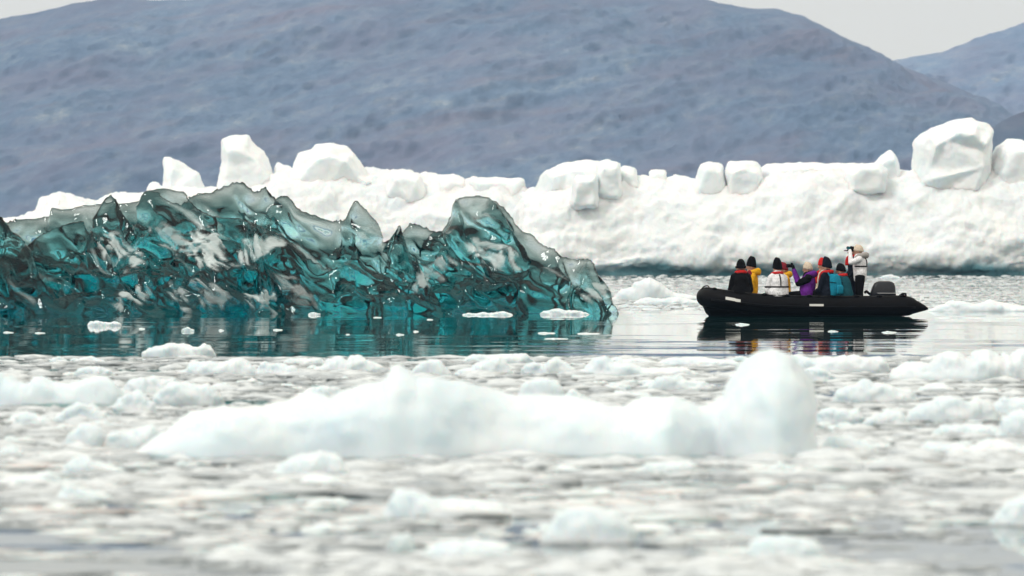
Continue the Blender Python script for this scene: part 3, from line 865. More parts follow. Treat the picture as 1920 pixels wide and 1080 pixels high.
floe([(1472, 675), (1490, 666), (1510, 668), (1530, 672), (1550, 671), (1580, 667), (1605, 665), (1630, 671), (1658, 670), (1670, 682)], 699, 'broad white floe right of the tall hump, under the boat reflection', group=G1, nx=90)
floe([(1666, 684), (1680, 678), (1740, 682), (1755, 670), (1770, 662), (1790, 661), (1805, 672), (1820, 675), (1830, 663), (1850, 657), (1860, 662), (1880, 670), (1885, 661), (1895, 668), (1910, 658), (1935, 655), (1990, 668), (2020, 685)], 713, 'long heaped white floe with many knobs at the right edge', group=G1, nx=140, nv=36)
floe([(1495, 708), (1510, 692), (1535, 688), (1555, 698), (1568, 708)], 714, 'small white floe below the broad floe, right of the tall hump', group=G2)
floe([(1558, 742), (1575, 732), (1590, 725), (1620, 712), (1640, 718), (1652, 716), (1682, 728), (1705, 731), (1724, 742)], 754, 'pyramid-like white floe with a low tail in the right brash', group=G2, nx=80)
floe([(1522, 788), (1533, 772), (1560, 765), (1590, 768), (1608, 764), (1620, 780)], 794, 'blocky white floe touching the right side of the tall hump', group=G2)
floe([(1697, 780), (1720, 764), (1742, 752), (1758, 742), (1788, 742), (1815, 752), (1830, 746), (1862, 756), (1876, 775)], 790, 'wide cloud-shaped white floe in the right brash', group=G2, nx=90)
floe([(1616, 790), (1640, 776), (1665, 770), (1690, 774), (1706, 788)], 797, 'low white floe between the blocky and the cloud-shaped floes', group=G2)
floe([(1852, 765), (1880, 744), (1920, 745), (1960, 742), (2000, 762)], 777, 'white floe cut by the right edge, above the big low dome', group=G2)
floe([(1862, 805), (1880, 784), (1915, 770), (1960, 772), (2010, 800)], 820, 'big low white dome cut by the right edge', group=G2)
floe([(1532, 840), (1555, 819), (1600, 817), (1622, 828), (1652, 845)], 853, 'white wedge-shaped floe at the foot of the tall hump', group=G2)
floe([(1712, 845), (1738, 827), (1780, 831), (1818, 838), (1848, 824), (1880, 826), (1922, 838), (1960, 848)], 855, 'long white floe with two rises at the lower right', group=G2, nx=90)
floe([(1745, 808), (1770, 797), (1820, 794), (1860, 798), (1892, 808)], 817, 'flat white floe above the two-rise floe', group=G2)
floe([(508, 884), (545, 858), (565, 852), (592, 850), (602, 847), (640, 856), (655, 874)], 893, 'white floe standing in front of the long floe, left of its middle', group=G2)
floe([(1190, 880), (1215, 868), (1260, 866), (1292, 862), (1314, 878)], 884, 'thin white floe in front of the tall hump', group=G2)
floe([(1436, 880), (1455, 870), (1462, 860), (1470, 868), (1512, 878)], 885, 'tiny white floe with a spike in front of the tall hump', group=G2)
G3 = 'blurred pale floes close to the camera'
floe([(105, 930), (122, 905), (140, 910), (180, 922), (212, 930)], 938, 'blurred white floe with a peak at the lower left', group=G3)
floe([(715, 955), (742, 920), (778, 915), (825, 938), (900, 935), (965, 952)], 972, 'blurred white floe below the middle of the long floe', group=G3)
floe([(1010, 995), (1045, 960), (1100, 950), (1150, 955), (1200, 985)], 1020, 'blurred white slab below the tall hump', group=G3)
floe([(790, 1034), (830, 1015), (900, 1008), (950, 1020), (972, 1034)], 1046, 'blurred low white floe at the bottom of the picture', group=G3)
floe([(728, 1020), (738, 1000), (765, 1000), (780, 1020)], 1030, 'blurred small upright white lump at the bottom', group=G3)
floe([(1395, 1030), (1420, 1012), (1470, 1000), (1520, 1012), (1550, 1028)], 1042, 'faint blurred floe at the bottom below the tall hump', group=G3)
floe([(1855, 970), (1885, 942), (1930, 926), (1980, 932), (2020, 965)], 985, 'blurred white floe cut by the lower right edge', group=G3)
G4 = 'ice bits drifting in open water'
floe([(1146, 556), (1165, 543), (1187, 540), (1190, 530), (1207, 523), (1217, 519), (1228, 525), (1242, 536), (1260, 549), (1285, 552), (1312, 555)], 562, 'pyramid-shaped white floe between the teal iceberg and the boat', aspect=0.5, rough=0.6)
floe([(1185, 566), (1210, 558), (1240, 560), (1270, 557), (1300, 563), (1330, 566)], 570, 'low rubble floe in front of the pyramid-shaped floe')
floe([(1738, 581), (1772, 570), (1785, 563), (1800, 564), (1830, 571), (1845, 566), (1855, 561), (1880, 569), (1922, 574), (1960, 580)], 584, 'low bluish white floe right of the boat stern', nx=80)
floe([(1646, 521), (1660, 516), (1672, 515), (1692, 521)], 523, 'small distant floe under the long iceberg wall')
floe([(164, 608), (170, 603), (185, 602), (200, 605), (216, 603), (228, 608)], 611, 'small flat white floe on the teal reflection, the largest there', group=G4, rough=1.8, sharp=4, tip_pow=9)
floe([(866, 590), (880, 587), (893, 589), (905, 585), (918, 588), (930, 586), (945, 584), (962, 590)], 591, 'thin white floe at the waterline of the teal iceberg', group=G4, rough=1.8, sharp=4, tip_pow=9)
floe([(1012, 587), (1030, 582), (1048, 579), (1062, 583), (1080, 582), (1092, 585), (1106, 588)], 590, 'flat white floe against the right foot of the teal iceberg', group=G4, rough=1.8, sharp=4, tip_pow=9)
floe([(340, 618), (352, 614), (364, 619)], 621, 'tiny white bit below the white column of the teal iceberg', group=G4, rough=1.8, sharp=4, tip_pow=9)
floe([(578, 589), (588, 585), (600, 589)], 591, 'tiny white bit at the waterline below the scooped crest', group=G4, rough=1.8, sharp=4, tip_pow=9)
ORD = iter('first second third fourth fifth sixth seventh eighth ninth tenth eleventh twelfth thirteenth'.split())
for a_, b2, t_, q_ in sorted(((6, 26, 620, 624), (512, 530, 616, 619), (410, 420, 617, 620), (648, 656, 625, 628), (742, 758, 625, 628), (775, 785, 619, 622), (1008, 1042, 620, 625), (1020, 1066, 630, 636), (1082, 1126, 620, 626), (65, 85, 622, 625), (260, 272, 614, 617), (800, 812, 597, 600), (700, 716, 594, 596))):
    floe([(a_, q_ - 1.2), (a_ * .65 + b2 * .35, q_ - 2.4), (a_ * .4 + b2 * .6, q_ - 1.6), (b2, q_ - 1.2)], q_, 'tiny flat ice bit on the teal reflection, %s from the left' % next(ORD), group='tiny bits on the teal reflection', nx=20, nv=12, tip_pow=8)
for a_, b2, t_, q_, wh in ((1378, 1406, 603, 609, 'bow'), (1552, 1572, 618, 622, 'blue backpack'), (1652, 1682, 619, 624, 'outboard motor')):
    floe([(a_, q_ - 1.2), ((a_ + b2) / 2 - 3, q_ - 3.2), (b2, q_ - 1.2)], q_, 'tiny flat ice bit floating on the reflection below the ' + wh, group='tiny bits on the boat reflection', nx=20, nv=12)

# ---------------------------------------------------------------- loose brash
def lump_variant(seed):
    w = 100
    n = 7
    ol = [(960 - w / 2 + w * i / (n - 1), 800 - (6 + 18 * random.random() * math.sin(math.pi * i / (n - 1)) ** 0.7 if 0 < i < n - 1 else 2)) for i in range(n)]
    me, _ = floe_mesh(ol, 800, seed=seed, nx=22, nv=14, aspect=0.6, rough=1.2)
    me.materials.append(M_FLOE)
    return me
LUMPS = [lump_variant(i * 3.7) for i in range(14)]
LW = 100 / FPX * dist_of(800)
BZ = (('small white ice lump in the far brash under the boat and teal reflections', 'small lumps in the far brash', 674, 712, 60, (14, 45)),
      ('small white ice lump in the brash beside the long smooth floe', 'small lumps in the middle brash', 712, 865, 130, (18, 80)),
      ('blurred ice lump in the brash in front of the long smooth floe', 'blurred lumps in the near brash', 868, 1000, 80, (25, 120)))
import re
ANCH = []
_short = {}
for (lb, x_, y_) in FLOE_LOG:
    sh_ = re.split(r',| at | behind | beside | in the | in open | near | just | left of | right of | below | above | touching | cut by | between | under | standing | close | alone | on the | of ice | left | right ', lb)[0].strip()
    _short.setdefault(sh_, []).append((x_, y_))
ANCH = [(k_, *v_[0]) for k_, v_ in _short.items() if len(v_) == 1 and len(k_.split()) >= 3]
USED = {}
def lump_label(px, py, size_px):
    nm, ax, ay = min(ANCH, key=lambda t: abs(t[1] - px) + 3.0 * abs(t[2] - py))
    dx, dy = px - ax, (py - ay) * 3.0
    side = ('right of' if dx > 0 else 'left of') if abs(dx) > abs(dy) else ('in front of' if dy > 0 else 'behind')
    size = 'tiny' if size_px < 22 else ('small' if size_px < 45 else 'larger')
    base = f'{size} ice lump {side} the {nm}'
    if len(base.split()) > 15: return None
    k_ = USED.get(base, 0); USED[base] = k_ + 1
    if k_ == 0: return base
    return None
for lab, grp, p0, p1, n, (s0, s1) in BZ:
    tries = 0
    k = 0
    while k < n and tries < 6000:
        tries += 1
        py = random.uniform(p0, p1)
        px = random.uniform(-60, 1980)
        d = dist_of(py)
        if 690 < py < 866 and 255 < px < 1545:
            ridge = 757 if px < 650 else (705 if px < 950 else (750 if px < 1340 else 670))
            if py > ridge - 6: continue
        spx = s0 + (s1 - s0) * random.random() ** 2.2
        s = spx / FPX * d / LW
        lab = lump_label(px, py, spx)
        if lab is None: continue
        o = link('ice_lump', random.choice(LUMPS), None, None, (gx(px, d), d, -0.004))
        o.rotation_euler = (0, 0, random.uniform(-0.6, 0.6) + (math.pi if random.random() < 0.5 else 0))
        o.scale = (s, s, s * random.uniform(0.6, 1.15))
        tag(o, lab, 'ice lump', grp)
        k += 1

# crushed ice too fine to count
_ico = bmesh.new(); bmesh.ops.create_icosphere(_ico, subdivisions=1, radius=1.0)
ICO_V = np.array([v.co[:] for v in _ico.verts]); ICO_F = np.array([[v.index for v in f.verts] for f in _ico.faces]); _ico.free()

def brash(name, n, sampler, mat, label, thick=1.0):
    pos, size = sampler(n)
    n = len(pos)
    k = len(ICO_V)
    jit = 1 + 0.35 * RNG.normal(size=(n, k, 3)) * 0.6
    V = ICO_V[None] * jit
    a = RNG.normal(size=n) * 0.35
    ca, sa = np.cos(a)[:, None], np.sin(a)[:, None]
    el = 0.8 + 1.6 * RNG.random(n)
    x = V[:, :, 0] * (size * el)[:, None]; y = V[:, :, 1] * size[:, None]
    z = V[:, :, 2] * (size * thick * (0.10 + 0.30 * RNG.random(n) ** 2.5))[:, None]
    W = np.stack([x * ca - y * sa + pos[:, 0:1], x * sa + y * ca + pos[:, 1:2], z + (size * 0.02)[:, None]], -1)
    F = ICO_F[None] + (np.arange(n) * k)[:, None, None]
    o = link(name, mesh_np(name, W.reshape(-1, 3), F.reshape(-1, 3)), mat)
    tag(o, label, 'brash ice', kind='stuff')

def near_sampler(grey):
    def f(n):
        py = RNG.uniform(670, 1100, n * 3)
        px = RNG.uniform(-160, 2080, n * 3)
        d = dist_of(py)
        x = gx(px, d)
        q = np.stack([x / 2.2, d / 5.0, np.zeros(n * 3) + (4 if grey else 0)], 1)
        q2 = np.stack([x / 5.0, d / 1.6, np.zeros(n * 3) + 9], 1)
        dens = 0.52 + 0.8 * noise(q) + 0.7 * noise(q2)
        dens = dens - np.clip((py - 850) / 60, 0, 1) * 0.3 - np.clip((py - 900) / 110, 0, 1) * 0.4
        keep = RNG.random(n * 3) < dens
        px, py, d, x = px[keep][:n], py[keep][:n], d[keep][:n], x[keep][:n]
        s = (2.0 + 20 * RNG.random(len(d)) ** 4.0 + (py - 670) * 0.010 + np.where(py > 850, 22 * RNG.random(len(d)) ** 5, 0)) / FPX * d * (1.1 if grey else 1.4)
        return np.stack([x, d], 1), s
    return f
def slab_sampler(seed):
    def f(n):
        py = RNG.uniform(845, 1085, n * 3)
        px = RNG.uniform(-160, 2080, n * 3)
        d = dist_of(py)
        x = gx(px, d)
        dens = 0.55 + 0.9 * noise(np.stack([x / 1.6, d / 2.5, x * 0 + seed], 1)) - np.clip((py - 985) / 60, 0, 1) * 0.5
        keep = RNG.random(n * 3) < dens
        py, d, x = py[keep][:n], d[keep][:n], x[keep][:n]
        return np.stack([x, d], 1), (14 + 50 * RNG.random(len(d)) ** 2) / FPX * d
    return f
def far_sampler(n):
    py = RNG.uniform(517, 583, n * 3)
    px = RNG.uniform(1080, 2050, n * 3)
    d = dist_of(py)
    x = gx(px, d)
    q = np.stack([x / 14, d / 40.0, np.zeros(n * 3)], 1)
    dens = 0.75 + 0.7 * noise(q) - np.clip((py - 570) / 12, 0, 1) * 0.5
    keep = RNG.random(n * 3) < dens
    px, py, d, x = px[keep][:n], py[keep][:n], d[keep][:n], x[keep][:n]
    s = (1.2 + 7 * RNG.random(len(d)) ** 3) / FPX * d
    return np.stack([x, d], 1), s
brash('brash_ice', 14000, near_sampler(False), M_WHITEBIT, 'crushed white ice drifting on the water round the floes')
brash('brash_ice', 22000, near_sampler(True), M_GREYBIT, 'crushed grey wet ice drifting on the water round the floes')
brash('brash_ice', 7000, far_sampler, M_WHITEBIT, 'crushed pale ice on the water behind the boat')
brash('brash_ice', 520, slab_sampler(3.0), M_FLOE, 'thin pale ice slabs awash close to the camera', 0.55)
brash('brash_ice', 520, slab_sampler(8.0), M_GREYBIT, 'thin grey ice slabs awash close to the camera', 0.45)
# ---------------------------------------------------------------- inflatable boat
M_RUBBER = mat_plain('black_rubber', (0.004, 0.004, 0.005), 0.5, 0.002, 40, 0.3, 0.07)
M_STRIP = mat_plain('reflective_strip', (0.72, 0.72, 0.70), 0.4, 0, 30, 0.05)
M_COWL = mat_plain('motor_cowl_paint', (0.018, 0.02, 0.026), 0.3, 0, 20, 0.15, 0.3)
M_SILVER = mat_plain('silver_trim', (0.35, 0.36, 0.38), 0.35, 0, 20, 0.05)
M_ROPE = mat_plain('black_rope', (0.02, 0.02, 0.02), 0.8, 0.002, 120)
M_DECK = mat_plain('grey_deck', (0.08, 0.08, 0.085), 0.7, 0.002, 60)
BD = 148.6
BOAT = Vector((gx(1524, BD), BD, 0))
def bx(px): return gx(px, BD - 0.78) - BOAT.x
def bz(py): return gz(py, BD - 1.0)

def catmull(pts, n):
    pts = np.asarray(pts, float)
    P = np.concatenate([[2 * pts[0] - pts[1]], pts, [2 * pts[-1] - pts[-2]]])
    out = []
    for i in range(1, len(P) - 2):
        for t in np.linspace(0, 1, n, endpoint=False):
            a, b, c, d = P[i - 1], P[i], P[i + 1], P[i + 2]
            out.append(0.5 * ((2 * b) + (-a + c) * t + (2 * a - 5 * b + 4 * c - d) * t * t + (-a + 3 * b - 3 * c + d) * t ** 3))
    out.append(P[-2])
    return np.array(out)

def sweep(pts, radii, seg=14, cap=True, flat=1.0):
    pts = np.asarray(pts, float)
    radii = np.broadcast_to(np.asarray(radii, float), (len(pts),))
    T = np.gradient(pts, axis=0)
    T /= np.linalg.norm(T, axis=1)[:, None] + 1e-9
    V = []
    prev = None
    for p, t, r in zip(pts, T, radii):
        up = np.array((0, 0, 1.0)) if prev is None else prev
        if abs(np.dot(up, t)) > 0.97: up = np.array((0, 1.0, 0.05))
        a = np.cross(t, up); a /= np.linalg.norm(a) + 1e-9
        b = np.cross(a, t); prev = b
        for k in range(seg):
            an = 2 * math.pi * k / seg
            V.append(p + r * (math.cos(an) * a + flat * math.sin(an) * b))
    F = [tuple(f) for f in grid_faces(len(pts), seg, wrap=True)[:, ::-1]]
    me = bpy.data.meshes.new('sweep')
    if cap:
        F.append(tuple(range(seg))); F.append(tuple(range((len(pts) - 1) * seg, len(pts) * seg))[::-1])
    me.from_pydata([tuple(v) for v in V], [], [tuple(int(i) for i in f) for f in F])
    me.polygons.foreach_set('use_smooth', np.ones(len(me.polygons), dtype=bool))
    bm = bmesh.new(); bm.from_mesh(me); bmesh.ops.recalc_face_normals(bm, faces=bm.faces); bm.to_mesh(me); bm.free()
    return me

def loft(rings, smooth=True):
    """closed rings of equal length"""
    n = len(rings[0])
    V = [tuple(p) for r in rings for p in r]
    F = [tuple(int(i) for i in f) for f in grid_faces(len(rings), n, wrap=True)]
    F.append(tuple(range(n))[::-1]); F.append(tuple(range((len(rings) - 1) * n, len(rings) * n)))
    me = bpy.data.meshes.new('loft')
    me.from_pydata(V, [], F)
    bm = bmesh.new(); bm.from_mesh(me); bmesh.ops.recalc_face_normals(bm, faces=bm.faces)
    for f in bm.faces: f.smooth = smooth and len(f.verts) <= 4
    bm.to_mesh(me); bm.free()
    return me

boat = bpy.data.objects.new('inflatable_boat', None)
COL.objects.link(boat)
boat.location = BOAT
tag(boat, 'black inflatable boat with outboard motor carrying a group of passengers', 'boat')
TR = 0.262
half = [(bx(1740), -0.80, 0.20, 0.02), (bx(1733), -0.80, 0.215, 0.075), (bx(1718), -0.79, 0.245, 0.165), (bx(1698), -0.78, 0.27, TR), (bx(1640), -0.78, 0.27, TR), (bx(1570), -0.78, 0.27, TR), (bx(1500), -0.78, 0.28, TR),
        (bx(1440), -0.78, 0.31, TR), (bx(1395), -0.75, 0.37, TR), (bx(1362), -0.66, 0.43, TR), (bx(1341), -0.48, 0.47, TR), (bx(1329.5), -0.24, 0.495, TR), (bx(1326.5), 0.0, 0.50, TR)]
full = half + [(x, -y, z, r) for x, y, z, r in half[-2::-1]]
cm = catmull(full, 8)
link('tube', sweep(cm[:, :3], np.maximum(cm[:, 3], 0.015), 22), M_RUBBER, boat)
# rubbing strake along the outside of the tube, lifeline and its patches
def tube_at(px, ang):
    """point on the near tube's skin above px; ang from the outward horizontal, up positive"""
    x = bx(px)
    h = cm[:len(cm) // 2 + 1]
    i = int(np.argmin(np.abs(h[:, 0] - x)))
    t = h[min(i + 1, len(h) - 1)] - h[max(i - 1, 0)]
    n = np.array((-t[1], t[0])); n /= np.linalg.norm(n) + 1e-9
    if n[1] > 0: n = -n
    r = h[i, 3]
    return np.array((h[i, 0] + n[0] * r * math.cos(ang), h[i, 1] + n[1] * r * math.cos(ang), h[i, 2] + r * math.sin(ang)))
strake = [tube_at(p, -0.1) for p in np.linspace(1716, 1345, 40)]
link('rubbing_strake', sweep(strake, 0.022, 8), M_RUBBER, boat)
for k, p in enumerate(np.linspace(1690, 1345, 9)):
    c = tube_at(p, 1.15)
    t = tube_at(p - 4, 1.15) - tube_at(p + 4, 1.15); t /= np.linalg.norm(t)
    link('rope_patch', sweep([c - t * 0.07, c - t * 0.03 + (0, 0, .015), c + t * 0.03 + (0, 0, .015), c + t * 0.07], [0.02, 0.035, 0.035, 0.02], 8), M_RUBBER, boat)
rope = []
ps = np.linspace(1694, 1330, 160)
for i, p in enumerate(ps):
    sag = abs(math.sin((p - 1690) / (345 / 8.0) * math.pi))
    rope.append(tube_at(p, 1.22 - 0.12 * sag) + np.array((0, -0.01, 0.018)))
link('lifeline', sweep(rope, 0.011, 6), M_ROPE, boat)
link('bow_handle', sweep(catmull([tube_at(1336, 1.3), tube_at(1332, 1.35) + np.array((0, 0, 0.045)), tube_at(1329, 1.2) + np.array((-.02, 0, 0.03)), tube_at(1328, 0.9)], 6), 0.016, 8), M_ROPE, boat)
link('stern_cleat', sweep([tube_at(1699, 1.35), tube_at(1696, 1.4) + np.array((0, 0, 0.06)), tube_at(1692, 1.4) + np.array((0, 0, 0.055)), tube_at(1688, 1.35)], 0.03, 8), M_RUBBER, boat)
for (pa, ya, pb, yb) in ((1366.5, 559.0, 1389, 564.5), (1520, 573.0, 1540, 573.0)):
    P0, P1 = [], []
    for p, y in zip(np.linspace(pa, pb, 8), np.linspace(ya, yb, 8)):
        h = cm[:len(cm) // 2 + 1]; i = int(np.argmin(np.abs(h[:, 0] - bx(p))))
        s0 = (bz(y) - h[i, 2]) / TR
        a0 = math.asin(max(-0.95, min(0.95, s0)))
        P0.append(tube_at(p, a0 + 0.16) + np.array((0, -0.006, 0))); P1.append(tube_at(p, a0 - 0.14) + np.array((0, -0.006, 0)))
    V = []
    for q in (0, 1):
        off = np.array((0, 0.004 * q, 0))
        V += [tuple(v + off) for v in P0] + [tuple(v + off) for v in P1]
    F = []
    for i in range(7):
        F += [(i, i + 1, 8 + i + 1, 8 + i), (16 + i, 24 + i, 24 + i + 1, 16 + i + 1), (i, 16 + i, 17 + i, i + 1), (8 + i, 9 + i, 25 + i, 24 + i)]
    F += [(0, 8, 24, 16), (7, 23, 31, 15)]
    me = bpy.data.meshes.new('strip'); me.from_pydata(V, [], F)
    link('reflective_strip', me, M_STRIP, boat)
# hull: vee bottom under the tubes
rings = []
for px_, kz, wz, top in ((1319, 0.28, 0.12, 0.42), (1325, 0.08, 0.30, 0.36), (1336, -0.07, 0.50, 0.30), (1360, -0.13, 0.66, 0.22), (1420, -0.16, 0.72, 0.16), (1560, -0.15, 0.74, 0.14), (1690, -0.13, 0.74, 0.14)):
    x = bx(px_)
    rings.append([(x, -wz, top), (x, -wz * 0.9, top - 0.10 + kz * 0.3), (x, -0.05, kz), (x, 0.05, kz), (x, wz * 0.9, top - 0.10 + kz * 0.3), (x, wz, top)])
link('hull', loft(rings), M_RUBBER, boat)
rings = [[(bx(p), -w, 0.17), (bx(p), w, 0.17), (bx(p), w, 0.20), (bx(p), -w, 0.20)] for p, w in ((1345, 0.3), (1370, 0.5), (1420, 0.56), (1688, 0.56))]
link('floorboard', loft(rings, False), M_DECK, boat)
rings = [[(bx(p), -0.56, 0.0), (bx(p), 0.56, 0.0), (bx(p), 0.56, 0.50), (bx(p), 0.25, 0.50), (bx(p), 0.2, 0.46), (bx(p), -0.2, 0.46), (bx(p), -0.25, 0.50), (bx(p), -0.56, 0.50)] for p in (1682, 1686)]
link('transom', loft(rings, False), M_RUBBER, boat)
# outboard motor
def rrect(x0, x1, y0, y1, z, r, n=5):
    out = []
    for cx_, cy_, a0 in ((x1 - r, y1 - r, 0), (x0 + r, y1 - r, 90), (x0 + r, y0 + r, 180), (x1 - r, y0 + r, 270)):
        for k in range(n):
            a = R(a0 + 90 * k / (n - 1))
            out.append((cx_ + r * math.cos(a), cy_ + r * math.sin(a), z))
    return out
motor = link('outboard_motor', loft([rrect(bx(1634), bx(1683), -0.20, 0.20, bz(558), 0.08), rrect(bx(1634), bx(1683.5), -0.22, 0.22, bz(553), 0.09), rrect(bx(1636), bx(1682.5), -0.23, 0.23, bz(547), 0.09),
                                     rrect(bx(1639), bx(1682), -0.22, 0.22, bz(538), 0.09), rrect(bx(1642.5), bx(1680), -0.20, 0.20, bz(531.5), 0.09), rrect(bx(1647), bx(1676), -0.17, 0.17, bz(528.5), 0.08), rrect(bx(1653), bx(1671), -0.11, 0.11, bz(527.2), 0.05)]), M_COWL, boat)
link('cowl_stripe', loft([rrect(bx(1650), bx(1682.8), -0.245, -0.22, bz(551), 0.01, 3), rrect(bx(1646), bx(1682.8), -0.245, -0.22, bz(549.4), 0.01, 3)]), M_SILVER, motor)
link('drive_shaft', loft([rrect(bx(1655), bx(1690), -0.07, 0.07, -0.45, 0.05), rrect(bx(1655), bx(1690), -0.08, 0.08, 0.3, 0.05), rrect(bx(1640), bx(1683), -0.15, 0.15, bz(558) - 0.003, 0.06)]), M_COWL, motor)
link('tiller', sweep(catmull([(bx(1640), 0, bz(556)), (bx(1632), -0.05, bz(550)), (bx(1628), -0.08, bz(547)), (bx(1624), -0.1, bz(549))], 5), 0.035, 8), M_RUBBER, motor)

# ---------------------------------------------------------------- people
SKIN = mat_plain('skin', (0.52, 0.30, 0.22), 0.5, 0, 30, 0.1)
DARK = mat_plain('dark_eye', (0.02, 0.015, 0.012), 0.3, 0, 30, 0.1)
def cloth(name, c): return mat_plain(name, c, 0.8, 0.006, 26, 0.22, 0.08)
C_BLACK = cloth('black_fabric', (0.005, 0.005, 0.006))
C_NAVY = cloth('navy_fabric', (0.008, 0.011, 0.020))
C_YELLOW = cloth('yellow_fabric', (0.72, 0.38, 0.02))
C_WHITE = cloth('white_fabric', (0.78, 0.78, 0.82))
C_PURPLE = cloth('purple_fabric', (0.13, 0.022, 0.24))
C_RED = cloth('red_fabric', (0.52, 0.025, 0.025))
C_MAROON = cloth('maroon_fabric', (0.20, 0.018, 0.03))
C_TEAL = cloth('dark_teal_fabric', (0.012, 0.075, 0.10))
C_BLUE = cloth('bright_blue_fabric', (0.012, 0.22, 0.34))
C_CREAM = cloth('cream_fabric', (0.66, 0.60, 0.48))
C_BEIGE = cloth('beige_wool', (0.62, 0.52, 0.42))
C_GREY = cloth('grey_fur', (0.36, 0.34, 0.33))

def capsule_into(bm, a, b, ra, rb, sx=1.0, seg=12):
    """tapered capsule from a to b"""
    a, b = Vector(a), Vector(b)
    ax = (b - a)
    L_ = ax.length
    q = ax.to_track_quat('Z', 'Y') if L_ > 1e-6 else Vector((0, 0, 1)).to_track_quat('Z', 'Y')
    rows = []
    for k in range(5):
        an = -math.pi / 2 + math.pi / 2 * k / 4
        rows.append((ra * math.sin(an), ra * math.cos(an)))
    for k in range(5):
        an = math.pi / 2 * k / 4
        rows.append((L_ + rb * math.sin(an), rb * math.cos(an)))
    prev = None
    for z, r in rows:
        ring = [bm.verts.new(a + q @ Vector((max(r, 1e-4) * math.cos(2 * math.pi * i / seg), max(r, 1e-4) * math.sin(2 * math.pi * i / seg), z))) for i in range(seg)]
        if prev:
            for i in range(seg):
                bm.faces.new((prev[i], prev[(i + 1) % seg], ring[(i + 1) % seg], ring[i]))
        else:
            bm.faces.new(ring[::-1])
        prev = ring
    bm.faces.new(prev)

def body_from_bones(bones, mats, voxel=0.0125):
    """bones: (a, b, ra, rb, material index). One continuous skin over all of them."""
    bm = bmesh.new()
    for a, b, ra, rb, mi in bones:
        capsule_into(bm, a, b, ra, rb)
    me = bpy.data.meshes.new('person')
    bm.to_mesh(me); bm.free()
    me2 = remesh(me, voxel, 3, 0.5)
    nf = len(me2.polygons)
    c = np.empty(nf * 3, dtype=np.float32); me2.polygons.foreach_get('center', c); c = c.reshape(-1, 3).astype(float)
    best = np.full(nf, 9.0); idx = np.zeros(nf, dtype=np.int32)
    for a, b, ra, rb, mi in bones:
        a, b = np.array(a, float), np.array(b, float)
        d = b - a
        t = np.clip(((c - a) @ d) / (d @ d + 1e-9), 0, 1)
        ds = np.linalg.norm(c - (a + t[:, None] * d), axis=1) - (ra + t * (rb - ra))
        m_ = ds < best
        best[m_] = ds[m_]; idx[m_] = mi
    me2.materials.clear()
    for m in mats: me2.materials.append(m)
    me2.polygons.foreach_set('material_index', idx)
    # cloth folds
    co, no = get_co(me2), get_no(me2)
    lowm = co[:, 2] < 0.52
    set_co(me2, co + no * (np.where(lowm, 0.010, 0.0) * fbm(co * np.array((7, 7, 12)) + random.random() * 30, 2))[:, None])
    return me2

def hand_bones(w, h, mi, curl=0.5, side=1, up=(0, 0, 1)):
    """w wrist, h direction of the fingers; palm, four fingers of different length and a thumb off the palm's side"""
    w, h = Vector(w), Vector(h).normalized()
    upv = Vector(up)
    s = h.cross(upv)
    if s.length < 0.1: s = h.cross(Vector((0, 1, 0)))
    s.normalize()
    n = s.cross(h)
    out = [(w, w + h * 0.075, 0.034, 0.036, mi)]
    for k, (o_, l_) in enumerate(((-0.030, 0.062), (-0.010, 0.074), (0.011, 0.070), (0.031, 0.052))):
        a = w + h * 0.085 + s * o_
        b = a + h * l_ * 0.55 - n * 0.01
        c = b + (h * (1 - curl) - n * curl).normalized() * l_ * 0.55
        out += [(a, b, 0.0125, 0.012, mi), (b, c, 0.012, 0.0105, mi)]
    t0 = w + h * 0.03 - s * side * 0.035
    t1 = t0 + (h * 0.6 - s * side * 0.8).normalized() * 0.04
    t2 = t1 + (h * 0.95 - s * side * 0.2).normalized() * 0.03
    out += [(t0, t1, 0.015, 0.013, mi), (t1, t2, 0.013, 0.011, mi)]
    return out

